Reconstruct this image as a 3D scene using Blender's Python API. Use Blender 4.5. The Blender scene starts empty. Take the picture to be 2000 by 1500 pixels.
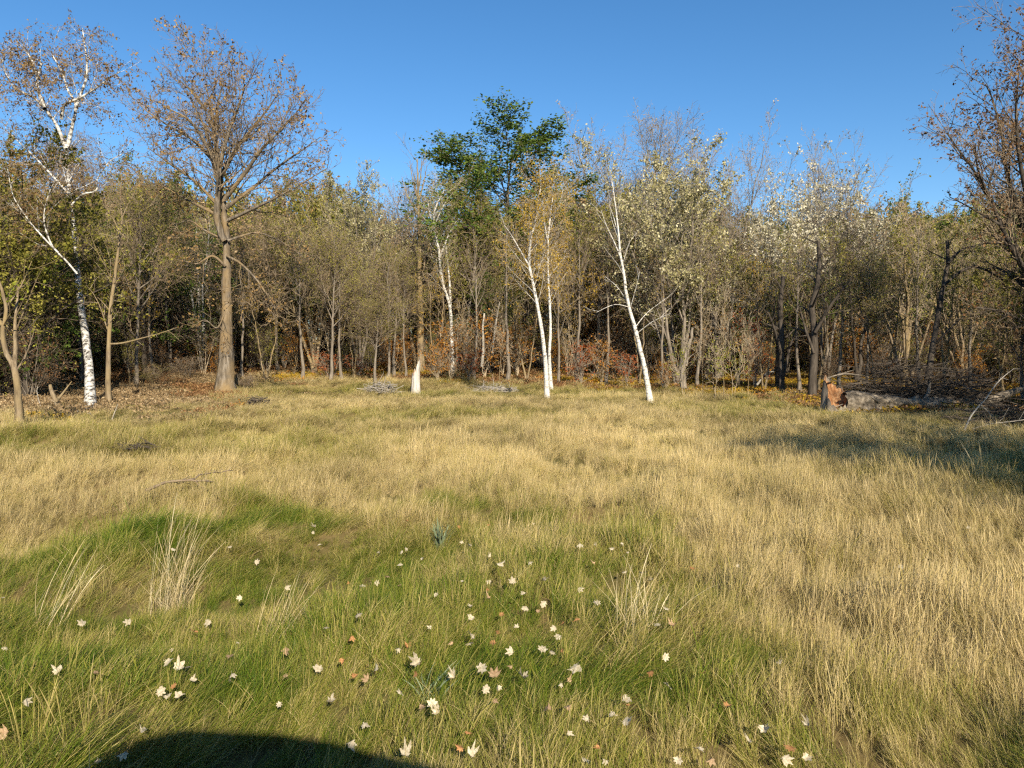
import bpy, math, random
import numpy as np
from mathutils import Vector

# ------------------------------------------------------------------ camera, sky, sun, exposure
scene = bpy.context.scene
FPX = 1455.0                      # focal length in pixels of the 2000 px wide photograph
HORIZON = 700.0
CAM_H = 1.70
PITCH = math.atan((750.0 - HORIZON) / FPX)
SUN_EL = math.radians(29.0)
SUN_AZ = math.radians(17.0)       # sun stands behind the camera, a little to the right

cam_data = bpy.data.cameras.new('camera')
cam_data.sensor_width = 36.0
cam_data.lens = 36.0 * FPX / 2000.0
cam_data.clip_start = 0.05
cam_data.clip_end = 3000.0
cam = bpy.data.objects.new('camera', cam_data)
scene.collection.objects.link(cam)
cam.location = (0.0, 0.0, CAM_H)
cam.rotation_euler = (math.pi / 2 - PITCH, 0.0, 0.0)
scene.camera = cam

world = bpy.data.worlds.new('World')
scene.world = world
world.use_nodes = True
wn = world.node_tree.nodes
wl = world.node_tree.links
wn.clear()
w_out = wn.new('ShaderNodeOutputWorld')
w_bg = wn.new('ShaderNodeBackground')
w_sky = wn.new('ShaderNodeTexSky')
w_sky.sky_type = 'NISHITA'
w_sky.sun_disc = False
w_sky.sun_elevation = SUN_EL
w_sky.sun_rotation = math.pi - SUN_AZ
w_sky.altitude = 300.0
w_sky.air_density = 1.0
w_sky.dust_density = 0.2
w_sky.ozone_density = 3.0
w_bg.inputs['Strength'].default_value = 0.084
w_hs = wn.new('ShaderNodeHueSaturation')
w_hs.inputs['Saturation'].default_value = 1.24
wl.new(w_sky.outputs['Color'], w_hs.inputs['Color'])
wl.new(w_hs.outputs['Color'], w_bg.inputs['Color'])
wl.new(w_bg.outputs['Background'], w_out.inputs['Surface'])

sun_data = bpy.data.lights.new('sun', 'SUN')
sun_data.energy = 5.0
sun_data.angle = math.radians(0.5)
sun_data.color = (1.0, 0.90, 0.74)
sun = bpy.data.objects.new('sun', sun_data)
scene.collection.objects.link(sun)
LIGHT_DIR = Vector((-math.sin(SUN_AZ) * math.cos(SUN_EL), math.cos(SUN_AZ) * math.cos(SUN_EL), -math.sin(SUN_EL)))
sun.rotation_euler = LIGHT_DIR.to_track_quat('-Z', 'Y').to_euler()
sun.location = (10, -30, 30)

scene.view_settings.view_transform = 'Standard'
scene.view_settings.look = 'None'
scene.view_settings.gamma = 1.0
scene.view_settings.exposure = 0.95
scene.render.engine = 'CYCLES'
cy = scene.cycles
cy.max_bounces = 4
cy.diffuse_bounces = 2
cy.glossy_bounces = 1
cy.transmission_bounces = 3
cy.transparent_max_bounces = 4
cy.use_denoising = False
cy.use_adaptive_sampling = True
cy.adaptive_threshold = 0.03
scene.render.filter_size = 1.2 if hasattr(scene.render, 'filter_size') else 1.5
cy.pixel_filter_type = 'BLACKMAN_HARRIS'
cy.filter_width = 1.3

COL = scene.collection
rng = np.random.default_rng(7)

# ------------------------------------------------------------------ helpers: noise, terrain, pixel rays
_tab = np.random.default_rng(11).random((8, 256, 256))

def vnoise(x, y, seed=0):
    """smooth value noise 0..1"""
    x = np.asarray(x, float); y = np.asarray(y, float)
    x0 = np.floor(x).astype(int); y0 = np.floor(y).astype(int)
    fx = x - x0; fy = y - y0
    fx = fx * fx * (3 - 2 * fx); fy = fy * fy * (3 - 2 * fy)
    t = _tab[seed % 8]
    a = t[x0 & 255, y0 & 255]; b = t[(x0 + 1) & 255, y0 & 255]
    c = t[x0 & 255, (y0 + 1) & 255]; d = t[(x0 + 1) & 255, (y0 + 1) & 255]
    return (a * (1 - fx) + b * fx) * (1 - fy) + (c * (1 - fx) + d * fx) * fy

def sstep(a, b, v):
    t = np.clip((np.asarray(v, float) - a) / (b - a), 0, 1)
    return t * t * (3 - 2 * t)

def gz(x, y):
    """height of the ground"""
    x = np.asarray(x, float); y = np.asarray(y, float)
    ang = x / np.maximum(y, 1.0)
    amp = 1.35 + (0.55 - 1.35) * sstep(-0.05, 0.30, ang)
    rise = amp * sstep(30, 58, y) + 3.2 * sstep(62, 120, y)
    near = 1 - sstep(30, 50, y) * 0.6
    hum = 0.20 * (vnoise(x / 2.6 + 40, y / 2.6 + 40, 1) - 0.5) + 0.26 * (vnoise(x / 0.85 + 20, y / 0.85 + 60, 2) - 0.5)
    return rise + hum * near - 0.0

def ray(px, py):
    u = (px - 1000.0) / FPX
    v = -(py - 750.0) / FPX
    c, s = math.cos(PITCH), math.sin(PITCH)
    return Vector((u, c + v * s, -s + v * c))

def at(px, py, Y):
    """world point seen at a photograph pixel, at depth Y"""
    d = ray(px, py)
    k = Y / d.y
    return Vector((d.x * k, Y, CAM_H + d.z * k))

def ground_at(px, py, lift=0.0):
    d = ray(px, py)
    k = 1.0
    prev = 1.0
    while k < 160:
        p = d * k
        if CAM_H + p.z <= float(gz(p.x, p.y)) + lift:
            lo, hi = prev, k
            for _ in range(24):
                m = 0.5 * (lo + hi); p = d * m
                if CAM_H + p.z <= float(gz(p.x, p.y)) + lift: hi = m
                else: lo = m
            p = d * hi
            return Vector((p.x, p.y, CAM_H + p.z))
        prev = k
        k *= 1.01
    p = d * 160
    return Vector((p.x, p.y, float(gz(p.x, p.y)) + lift))

# ------------------------------------------------------------------ helpers: meshes and objects
def build_mesh(name, verts, faces, mats, mat_idx=None, rnd=None, smooth=True):
    """faces: (M,4) or (M,3) integer array"""
    me = bpy.data.meshes.new(name)
    verts = np.ascontiguousarray(verts, dtype=np.float32)
    faces = np.ascontiguousarray(faces, dtype=np.int32)
    m, c = faces.shape
    me.vertices.add(len(verts))
    me.vertices.foreach_set('co', verts.ravel())
    me.loops.add(m * c)
    me.loops.foreach_set('vertex_index', faces.ravel())
    me.polygons.add(m)
    me.polygons.foreach_set('loop_start', np.arange(0, m * c, c, dtype=np.int32))
    for mt in mats:
        me.materials.append(mt)
    if mat_idx is not None:
        me.polygons.foreach_set('material_index', np.ascontiguousarray(mat_idx, dtype=np.int32))
    me.polygons.foreach_set('use_smooth', np.full(m, bool(smooth)))
    if rnd is not None:
        at_ = me.attributes.new('rnd', 'FLOAT', 'POINT')
        at_.data.foreach_set('value', np.ascontiguousarray(rnd, dtype=np.float32))
    me.update(calc_edges=True)
    return me

def link(name, data, parent=None, loc=(0, 0, 0), rotz=0.0, scale=1.0):
    o = bpy.data.objects.new(name, data)
    COL.objects.link(o)
    o.location = loc
    o.rotation_euler = (0, 0, rotz)
    if scale != 1.0:
        o.scale = (scale, scale, scale) if not isinstance(scale, tuple) else scale
    if parent is not None:
        o.parent = parent
    return o

def tag(o, label=None, cat=None, group=None, kind=None):
    if label: o['label'] = label
    if cat: o['category'] = cat
    if group: o['group'] = group
    if kind: o['kind'] = kind
    return o

def norm(v):
    return v / np.maximum(np.linalg.norm(v, axis=-1, keepdims=True), 1e-9)

def tubes(P, R, s):
    """P (N,k,3), R (N,k) -> verts, quads of N open tubes with s sides"""
    N, k, _ = P.shape
    T = norm(np.gradient(P, axis=1))
    mean = np.abs(norm(T.mean(axis=1)))
    ax = np.argmin(mean, axis=1)
    A = np.zeros((N, 1, 3)); A[np.arange(N), 0, ax] = 1.0
    U = norm(np.cross(T, A)); V = np.cross(T, U)
    th = np.arange(s) * 2 * np.pi / s
    ring = U[:, :, None, :] * np.cos(th)[None, None, :, None] + V[:, :, None, :] * np.sin(th)[None, None, :, None]
    verts = (P[:, :, None, :] + ring * R[:, :, None, None]).reshape(-1, 3)
    base = (np.arange(N) * k * s)[:, None, None] + (np.arange(k - 1) * s)[None, :, None]
    j = np.arange(s)[None, None, :]; jn = (np.arange(s) + 1)[None, None, :] % s
    quads = np.stack([base + j, base + jn, base + s + jn, base + s + j], axis=-1).reshape(-1, 4)
    return verts, quads

def resample(pts, k):
    pts = np.asarray(pts, float)
    n = len(pts)
    if n > 2:                                      # smooth through the points first
        t = np.linspace(0, n - 1, n * 8)
        i = np.clip(np.floor(t).astype(int), 0, n - 2); f = (t - i)[:, None]
        p0 = pts[np.clip(i - 1, 0, n - 1)]; p1 = pts[i]; p2 = pts[i + 1]; p3 = pts[np.clip(i + 2, 0, n - 1)]
        pts = 0.5 * ((2 * p1) + (-p0 + p2) * f + (2 * p0 - 5 * p1 + 4 * p2 - p3) * f ** 2 + (-p0 + 3 * p1 - 3 * p2 + p3) * f ** 3)
    seg = np.linalg.norm(np.diff(pts, axis=0), axis=1)
    s = np.concatenate([[0], np.cumsum(seg)])
    q = np.linspace(0, s[-1], k)
    return np.stack([np.interp(q, s, pts[:, a]) for a in range(3)], axis=1)

def spawn(P, R, rg, n=None, dens=None, t0=0.2, t1=1.0, ang=50, asd=12, ratio=0.5, taper=0.5, k=5, up=0.1,
          wob=0.12, rr=0.55, rmin=0.004, lmin=0.0, lmax=99, twist=None):
    """children of N branches, all at once"""
    N, kp, _ = P.shape
    seg = np.linalg.norm(np.diff(P, axis=1), axis=2)
    Lp = seg.sum(axis=1)
    if dens is not None:
        cnt = np.maximum(1, np.round(dens * Lp * (t1 - t0) * rg.uniform(0.8, 1.2, N))).astype(int)
    else:
        cnt = np.full(N, int(n))
    par = np.repeat(np.arange(N), cnt)
    M = len(par)
    start = np.concatenate([[0], np.cumsum(cnt)[:-1]])
    within = np.arange(M) - start[par]
    u = (within + rg.random(M)) / cnt[par]
    t = t0 + (t1 - t0) * u
    x = t * (kp - 1)
    i = np.clip(np.floor(x).astype(int), 0, kp - 2)
    f = (x - i)[:, None]
    p = P[par, i] * (1 - f) + P[par, i + 1] * f
    tg = norm(P[par, i + 1] - P[par, i])
    rp = R[par, i] * (1 - f[:, 0]) + R[par, i + 1] * f[:, 0]
    a = np.where(np.abs(tg[:, 2:3]) < 0.9, np.array([[0, 0, 1.0]]), np.array([[1.0, 0, 0]]))
    U = norm(np.cross(tg, a)); V = np.cross(tg, U)
    az = within * 2.399963 + rg.uniform(0, 6.28, N)[par] + rg.normal(0, 0.5, M)
    th = np.radians(ang + rg.normal(0, asd, M))
    d = tg * np.cos(th)[:, None] + (U * np.cos(az)[:, None] + V * np.sin(az)[:, None]) * np.sin(th)[:, None]
    L = np.clip(Lp[par] * ratio * (1 - taper * u) * rg.uniform(0.7, 1.25, M), lmin, lmax)
    r0 = np.maximum(np.minimum(rp * rr, rp * 0.95), rmin)
    C = np.empty((M, k, 3)); C[:, 0] = p
    upv = np.array([0, 0, 1.0])
    for q in range(1, k):
        d = norm(d + rg.normal(0, wob, (M, 3)) + upv * up)
        p = p + d * (L / (k - 1))[:, None]
        C[:, q] = p
    s = np.linspace(0, 1, k)[None, :]
    RR = rmin * 0.6 + (r0[:, None] - rmin * 0.6) * (1 - s) ** 0.9
    return C, RR

def leaf_quads(P, R, rg, per, size, t0=0.2, droop=0.0, aspect=0.6, spread=0.03, sizesd=0.25):
    """leaves scattered along branches: P (N,k,3)"""
    N, k, _ = P.shape
    mid = P[:, k // 2]
    f1 = vnoise(mid[:, 0] / 1.1 + mid[:, 2] / 1.7 + 31, mid[:, 1] / 1.1 - mid[:, 2] / 1.3 + 77, 5)
    f2 = vnoise(mid[:, 0] / 0.45 - mid[:, 2] / 0.6 + 13, mid[:, 1] / 0.45 + mid[:, 2] / 0.5 + 41, 6)
    cl = np.clip((0.6 * f1 + 0.4 * f2 - 0.34) * 4.6, 0.04, 2.6) if N > 40 else np.ones(N)
    cnt = rg.poisson(per * cl, N)
    par = np.repeat(np.arange(N), cnt)
    M = len(par)
    if M == 0:
        return np.zeros((0, 3)), np.zeros((0, 4), int), np.zeros(0)
    x = (t0 + (1 - t0) * rg.random(M)) * (k - 1)
    i = np.clip(np.floor(x).astype(int), 0, k - 2); f = (x - i)[:, None]
    p = P[par, i] * (1 - f) + P[par, i + 1] * f + rg.normal(0, spread, (M, 3))
    a = norm(rg.normal(0, 1, (M, 3)) + np.array([0, 0, -droop]))
    b = norm(np.cross(a, rg.normal(0, 1, (M, 3))))
    nrm = np.cross(a, b)
    L = (size * np.clip(rg.normal(1, sizesd, M), 0.5, 1.8))[:, None]
    W = L * aspect
    v = np.empty((M, 4, 3))
    v[:, 0] = p
    v[:, 1] = p + a * L * 0.45 + b * W * 0.5 + nrm * L * 0.12
    v[:, 2] = p + a * L
    v[:, 3] = p + a * L * 0.5 - b * W * 0.5 + nrm * L * 0.10
    q = np.arange(M * 4).reshape(M, 4)
    clump = rg.random(N)[par]
    r = np.clip(0.6 * rg.random(M) + 0.4 * clump, 0, 1)
    return v.reshape(-1, 3), q, np.repeat(r, 4)

class Bag:
    """collects tubes and leaves into one mesh with two materials"""
    def __init__(self):
        self.v = []; self.q = []; self.m = []; self.r = []; self.n = 0
    def add(self, v, q, mi, r=None):
        if len(v) == 0: return
        self.v.append(v); self.q.append(q + self.n); self.m.append(np.full(len(q), mi))
        self.r.append(r if r is not None else np.full(len(v), 0.5)); self.n += len(v)
    def mesh(self, name, mats, off=None, smooth=True):
        v = np.concatenate(self.v)
        if off is not None: v = v - np.asarray(off)[None, :]
        return build_mesh(name, v, np.concatenate(self.q), mats, np.concatenate(self.m), np.concatenate(self.r), smooth)

# ------------------------------------------------------------------ materials
def new_mat(name):
    m = bpy.data.materials.new(name)
    m.use_nodes = True
    m.node_tree.nodes.clear()
    return m, m.node_tree.nodes, m.node_tree.links

def ramp(nodes, stops, interp='LINEAR'):
    r = nodes.new('ShaderNodeValToRGB')
    r.color_ramp.interpolation = interp
    e = r.color_ramp.elements
    while len(e) < len(stops): e.new(0.5)
    for el, (p, c) in zip(e, stops):
        el.position = p; el.color = (*c, 1.0)
    return r

def leaf_mat(name, cols, trans=0.35, gloss=0.12):
    m, N, L = new_mat(name)
    out = N.new('ShaderNodeOutputMaterial')
    at_ = N.new('ShaderNodeAttribute'); at_.attribute_name = 'rnd'
    r = ramp(N, [(i / (len(cols) - 1), c) for i, c in enumerate(cols)])
    oi = N.new('ShaderNodeObjectInfo')
    mr = N.new('ShaderNodeMapRange')
    mr.inputs['To Min'].default_value = 0.82; mr.inputs['To Max'].default_value = 1.15
    L.new(oi.outputs['Random'], mr.inputs['Value'])
    hs = N.new('ShaderNodeHueSaturation')
    L.new(mr.outputs['Result'], hs.inputs['Value'])
    L.new(at_.outputs['Fac'], r.inputs['Fac']); L.new(r.outputs['Color'], hs.inputs['Color'])
    d = N.new('ShaderNodeBsdfPrincipled'); d.inputs['Roughness'].default_value = 0.55
    d.inputs['Specular IOR Level'].default_value = gloss
    t = N.new('ShaderNodeBsdfTranslucent')
    mx = N.new('ShaderNodeMixShader'); mx.inputs['Fac'].default_value = trans
    L.new(hs.outputs['Color'], d.inputs['Base Color']); L.new(hs.outputs['Color'], t.inputs['Color'])
    L.new(d.outputs['BSDF'], mx.inputs[1]); L.new(t.outputs['BSDF'], mx.inputs[2])
    L.new(mx.outputs['Shader'], out.inputs['Surface'])
    return m

def bark_mat(name, cols, scale=9.0, stretch=0.18, bump=0.5, lichen=None):
    m, N, L = new_mat(name)
    out = N.new('ShaderNodeOutputMaterial')
    b = N.new('ShaderNodeBsdfPrincipled'); b.inputs['Roughness'].default_value = 0.9
    b.inputs['Specular IOR Level'].default_value = 0.15
    tc = N.new('ShaderNodeTexCoord'); mp = N.new('ShaderNodeMapping')
    mp.inputs['Scale'].default_value = (1, 1, stretch)
    L.new(tc.outputs['Object'], mp.inputs['Vector'])
    n1 = N.new('ShaderNodeTexNoise'); n1.inputs['Scale'].default_value = scale; n1.inputs['Detail'].default_value = 6
    n1.inputs['Roughness'].default_value = 0.7
    L.new(mp.outputs['Vector'], n1.inputs['Vector'])
    r = ramp(N, [(0.30 + 0.4 * i / (len(cols) - 1), c) for i, c in enumerate(cols)])
    L.new(n1.outputs['Fac'], r.inputs['Fac'])
    col = r.outputs['Color']
    if lichen:
        n2 = N.new('ShaderNodeTexNoise'); n2.inputs['Scale'].default_value = 0.9; n2.inputs['Detail'].default_value = 4
        L.new(tc.outputs['Object'], n2.inputs['Vector'])
        rm = ramp(N, [(0.42, (0, 0, 0)), (0.62, (1, 1, 1))])
        L.new(n2.outputs['Fac'], rm.inputs['Fac'])
        mx = N.new('ShaderNodeMixRGB'); mx.inputs[2].default_value = (*lichen, 1)
        L.new(rm.outputs['Color'], mx.inputs[0]); L.new(col, mx.inputs[1])
        col = mx.outputs['Color']
    bp = N.new('ShaderNodeBump'); bp.inputs['Strength'].default_value = bump; bp.inputs['Distance'].default_value = 0.05
    L.new(n1.outputs['Fac'], bp.inputs['Height'])
    L.new(col, b.inputs['Base Color']); L.new(bp.outputs['Normal'], b.inputs['Normal'])
    L.new(b.outputs['BSDF'], out.inputs['Surface'])
    return m

def birch_mat(name, dark_amount=0.40, scl=(2.2, 2.2, 9.0)):
    m, N, L = new_mat(name)
    out = N.new('ShaderNodeOutputMaterial')
    b = N.new('ShaderNodeBsdfPrincipled'); b.inputs['Roughness'].default_value = 0.7
    b.inputs['Specular IOR Level'].default_value = 0.25
    tc = N.new('ShaderNodeTexCoord'); mp = N.new('ShaderNodeMapping')
    mp.inputs['Scale'].default_value = scl
    L.new(tc.outputs['Object'], mp.inputs['Vector'])
    n1 = N.new('ShaderNodeTexNoise'); n1.inputs['Scale'].default_value = 1.6; n1.inputs['Detail'].default_value = 5
    n1.inputs['Roughness'].default_value = 0.65
    L.new(mp.outputs['Vector'], n1.inputs['Vector'])
    r = ramp(N, [(dark_amount - 0.06, (0.05, 0.042, 0.035)), (dark_amount + 0.03, (0.40, 0.37, 0.315)), (0.62, (0.62, 0.59, 0.53))])
    L.new(n1.outputs['Fac'], r.inputs['Fac'])
    bp = N.new('ShaderNodeBump'); bp.inputs['Strength'].default_value = 0.3; bp.inputs['Distance'].default_value = 0.02
    L.new(n1.outputs['Fac'], bp.inputs['Height'])
    L.new(r.outputs['Color'], b.inputs['Base Color']); L.new(bp.outputs['Normal'], b.inputs['Normal'])
    L.new(b.outputs['BSDF'], out.inputs['Surface'])
    return m

M_BARK_GREY = bark_mat('grey_bark', [(0.08, 0.066, 0.05), (0.17, 0.14, 0.105), (0.27, 0.23, 0.18)])
M_BARK_TAN = bark_mat('tan_bark', [(0.06, 0.042, 0.025), (0.18, 0.135, 0.082), (0.32, 0.25, 0.165)], lichen=(0.24, 0.175, 0.08))
M_BARK_OAK = bark_mat('oak_bark', [(0.035, 0.028, 0.02), (0.13, 0.105, 0.075), (0.27, 0.23, 0.18)], scale=8, bump=1.0, lichen=(0.21, 0.145, 0.07))
M_BARK_DARK = bark_mat('dark_bark', [(0.025, 0.02, 0.016), (0.06, 0.048, 0.036), (0.11, 0.09, 0.07)])
M_TWIG_GREY = bark_mat('grey_twigs', [(0.18, 0.15, 0.115), (0.31, 0.265, 0.21)], bump=0)
M_TWIG_BROWN = bark_mat('brown_twigs', [(0.15, 0.11, 0.068), (0.28, 0.21, 0.135)], bump=0)
M_TWIG_TAN = bark_mat('tan_twigs', [(0.28, 0.215, 0.135), (0.46, 0.37, 0.25)], bump=0)
M_TWIG_SHADED = bark_mat('shaded_twigs', [(0.06, 0.045, 0.03), (0.16, 0.12, 0.08)], bump=0)  # for the background wood: its inner shade is put into the twig colour
M_BIRCH = birch_mat('birch_bark', 0.41, (5.0, 5.0, 11.0))
M_BIRCH_OLD = birch_mat('old_birch_bark', 0.47, (4.0, 4.0, 5.0))
M_LEAF_GREEN = leaf_mat('green_leaves', [(0.045, 0.080, 0.014), (0.10, 0.15, 0.024), (0.20, 0.24, 0.055)])
M_LEAF_OLIVE = leaf_mat('olive_leaves', [(0.11, 0.115, 0.018), (0.23, 0.21, 0.036), (0.42, 0.36, 0.09)])
M_LEAF_LIME = leaf_mat('yellow_green_leaves', [(0.13, 0.17, 0.02), (0.24, 0.26, 0.03), (0.40, 0.34, 0.05)])
M_LEAF_PALE = leaf_mat('pale_leaves', [(0.15, 0.14, 0.045), (0.36, 0.32, 0.15), (0.64, 0.58, 0.38)])
M_LEAF_WHITE = leaf_mat('whitish_leaves', [(0.20, 0.18, 0.08), (0.50, 0.45, 0.30), (0.74, 0.69, 0.54)])
M_LEAF_BROWN = leaf_mat('brown_leaves', [(0.10, 0.05, 0.02), (0.22, 0.11, 0.045), (0.36, 0.22, 0.10)])
M_LEAF_TAN = leaf_mat('tan_leaves', [(0.20, 0.13, 0.06), (0.36, 0.25, 0.13), (0.52, 0.40, 0.23)])
M_LEAF_RUSSET = leaf_mat('russet_leaves', [(0.13, 0.075, 0.03), (0.26, 0.16, 0.065), (0.42, 0.28, 0.10)])
M_LEAF_ORANGE = leaf_mat('orange_leaves', [(0.22, 0.075, 0.012), (0.40, 0.16, 0.022), (0.55, 0.32, 0.05)])
M_LEAF_RED = leaf_mat('rust_leaves', [(0.20, 0.045, 0.015), (0.36, 0.09, 0.025), (0.46, 0.18, 0.06)])
M_LEAF_GOLD = leaf_mat('golden_leaves', [(0.22, 0.13, 0.015), (0.38, 0.24, 0.025), (0.55, 0.38, 0.05)])

def ground_material():
    m, N, L = new_mat('meadow_soil')
    out = N.new('ShaderNodeOutputMaterial')
    b = N.new('ShaderNodeBsdfDiffuse'); b.inputs['Roughness'].default_value = 0.8
    tc = N.new('ShaderNodeTexCoord')
    n1 = N.new('ShaderNodeTexNoise'); n1.inputs['Scale'].default_value = 6.0; n1.inputs['Detail'].default_value = 8
    n1.inputs['Roughness'].default_value = 0.75
    n2 = N.new('ShaderNodeTexNoise'); n2.inputs['Scale'].default_value = 0.35; n2.inputs['Detail'].default_value = 3
    L.new(tc.outputs['Object'], n1.inputs['Vector']); L.new(tc.outputs['Object'], n2.inputs['Vector'])
    r = ramp(N, [(0.3, (0.03, 0.024, 0.012)), (0.55, (0.08, 0.062, 0.028)), (0.75, (0.16, 0.12, 0.055))])
    L.new(n1.outputs['Fac'], r.inputs['Fac'])
    r2 = ramp(N, [(0.4, (0.07, 0.07, 0.02)), (0.65, (0.20, 0.13, 0.055))])
    L.new(n2.outputs['Fac'], r2.inputs['Fac'])
    mx = N.new('ShaderNodeMixRGB'); mx.inputs[0].default_value = 0.45
    L.new(r.outputs['Color'], mx.inputs[1]); L.new(r2.outputs['Color'], mx.inputs[2])
    bp = N.new('ShaderNodeBump'); bp.inputs['Strength'].default_value = 0.6; bp.inputs['Distance'].default_value = 0.08
    L.new(n1.outputs['Fac'], bp.inputs['Height'])
    L.new(mx.outputs['Color'], b.inputs['Color']); L.new(bp.outputs['Normal'], b.inputs['Normal'])
    L.new(b.outputs['BSDF'], out.inputs['Surface'])
    return m

def grass_material():
    m, N, L = new_mat('grass_blades')
    out = N.new('ShaderNodeOutputMaterial')
    rn = N.new('ShaderNodeAttribute'); rn.attribute_name = 'rnd'
    ti = N.new('ShaderNodeAttribute'); ti.attribute_name = 'tint'; ti.attribute_type = 'INSTANCER'
    vv = N.new('ShaderNodeAttribute'); vv.attribute_name = 'val'; vv.attribute_type = 'INSTANCER'
    s = N.new('ShaderNodeMath'); s.operation = 'MULTIPLY_ADD'
    s.inputs[1].default_value = 0.55; L.new(rn.outputs['Fac'], s.inputs[0])
    sub = N.new('ShaderNodeMath'); sub.operation = 'SUBTRACT'; sub.inputs[1].default_value = 0.275
    L.new(ti.outputs['Fac'], sub.inputs[0]); L.new(sub.outputs[0], s.inputs[2])
    r = ramp(N, [(0.0, (0.055, 0.100, 0.007)), (0.22, (0.130, 0.175, 0.014)), (0.42, (0.255, 0.235, 0.040)),
                 (0.65, (0.40, 0.315, 0.108)), (1.0, (0.57, 0.44, 0.215))])
    L.new(s.outputs[0], r.inputs['Fac'])
    hs = N.new('ShaderNodeHueSaturation'); L.new(r.outputs['Color'], hs.inputs['Color']); L.new(vv.outputs['Fac'], hs.inputs['Value'])
    d = N.new('ShaderNodeBsdfPrincipled'); d.inputs['Roughness'].default_value = 0.5
    d.inputs['Specular IOR Level'].default_value = 0.18
    t = N.new('ShaderNodeBsdfTranslucent')
    mx = N.new('ShaderNodeMixShader'); mx.inputs['Fac'].default_value = 0.28
    L.new(hs.outputs['Color'], d.inputs['Base Color']); L.new(hs.outputs['Color'], t.inputs['Color'])
    L.new(d.outputs['BSDF'], mx.inputs[1]); L.new(t.outputs['BSDF'], mx.inputs[2])
    L.new(mx.outputs['Shader'], out.inputs['Surface'])
    return m

def simple_mat(name, col, rough=0.7, metal=0.0, spec=0.3, noise=0.0, nscale=20):
    m, N, L = new_mat(name)
    out = N.new('ShaderNodeOutputMaterial')
    b = N.new('ShaderNodeBsdfPrincipled'); b.inputs['Roughness'].default_value = rough
    b.inputs['Metallic'].default_value = metal; b.inputs['Specular IOR Level'].default_value = spec
    n1 = N.new('ShaderNodeTexNoise'); n1.inputs['Scale'].default_value = nscale; n1.inputs['Detail'].default_value = 5
    tc = N.new('ShaderNodeTexCoord'); L.new(tc.outputs['Object'], n1.inputs['Vector'])
    lo = tuple(c * (1 - noise) for c in col); hi = tuple(min(1, c * (1 + noise)) for c in col)
    r = ramp(N, [(0.3, lo), (0.7, hi)])
    L.new(n1.outputs['Fac'], r.inputs['Fac']); L.new(r.outputs['Color'], b.inputs['Base Color'])
    L.new(b.outputs['BSDF'], out.inputs['Surface'])
    return m

M_GROUND = ground_material()
M_GRASS = grass_material()

# ------------------------------------------------------------------ the ground sheet
def grid_lines(fine, n, far, growth):
    a = [0.0]
    st = fine
    while a[-1] < far:
        a.append(a[-1] + st)
        if len(a) > n: st *= growth
    return np.array(a)

gx = grid_lines(0.14, 40, 900, 1.045)
gx = np.concatenate([-gx[:0:-1], gx])
gy = np.concatenate([-grid_lines(0.5, 6, 700, 1.2)[:0:-1], grid_lines(0.12, 70, 1200, 1.035)])
GX, GY = np.meshgrid(gx, gy)
GZ = gz(GX, GY)
nx, ny = len(gx), len(gy)
ii = (np.arange(ny - 1)[:, None] * nx + np.arange(nx - 1)[None, :])
gq = np.stack([ii, ii + 1, ii + nx + 1, ii + nx], axis=-1).reshape(-1, 4)
ground = link('ground', build_mesh('ground', np.stack([GX.ravel(), GY.ravel(), GZ.ravel()], 1), gq, [M_GROUND]))
tag(ground, 'rough meadow soil under the grass and the wood', kind='structure')

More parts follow.
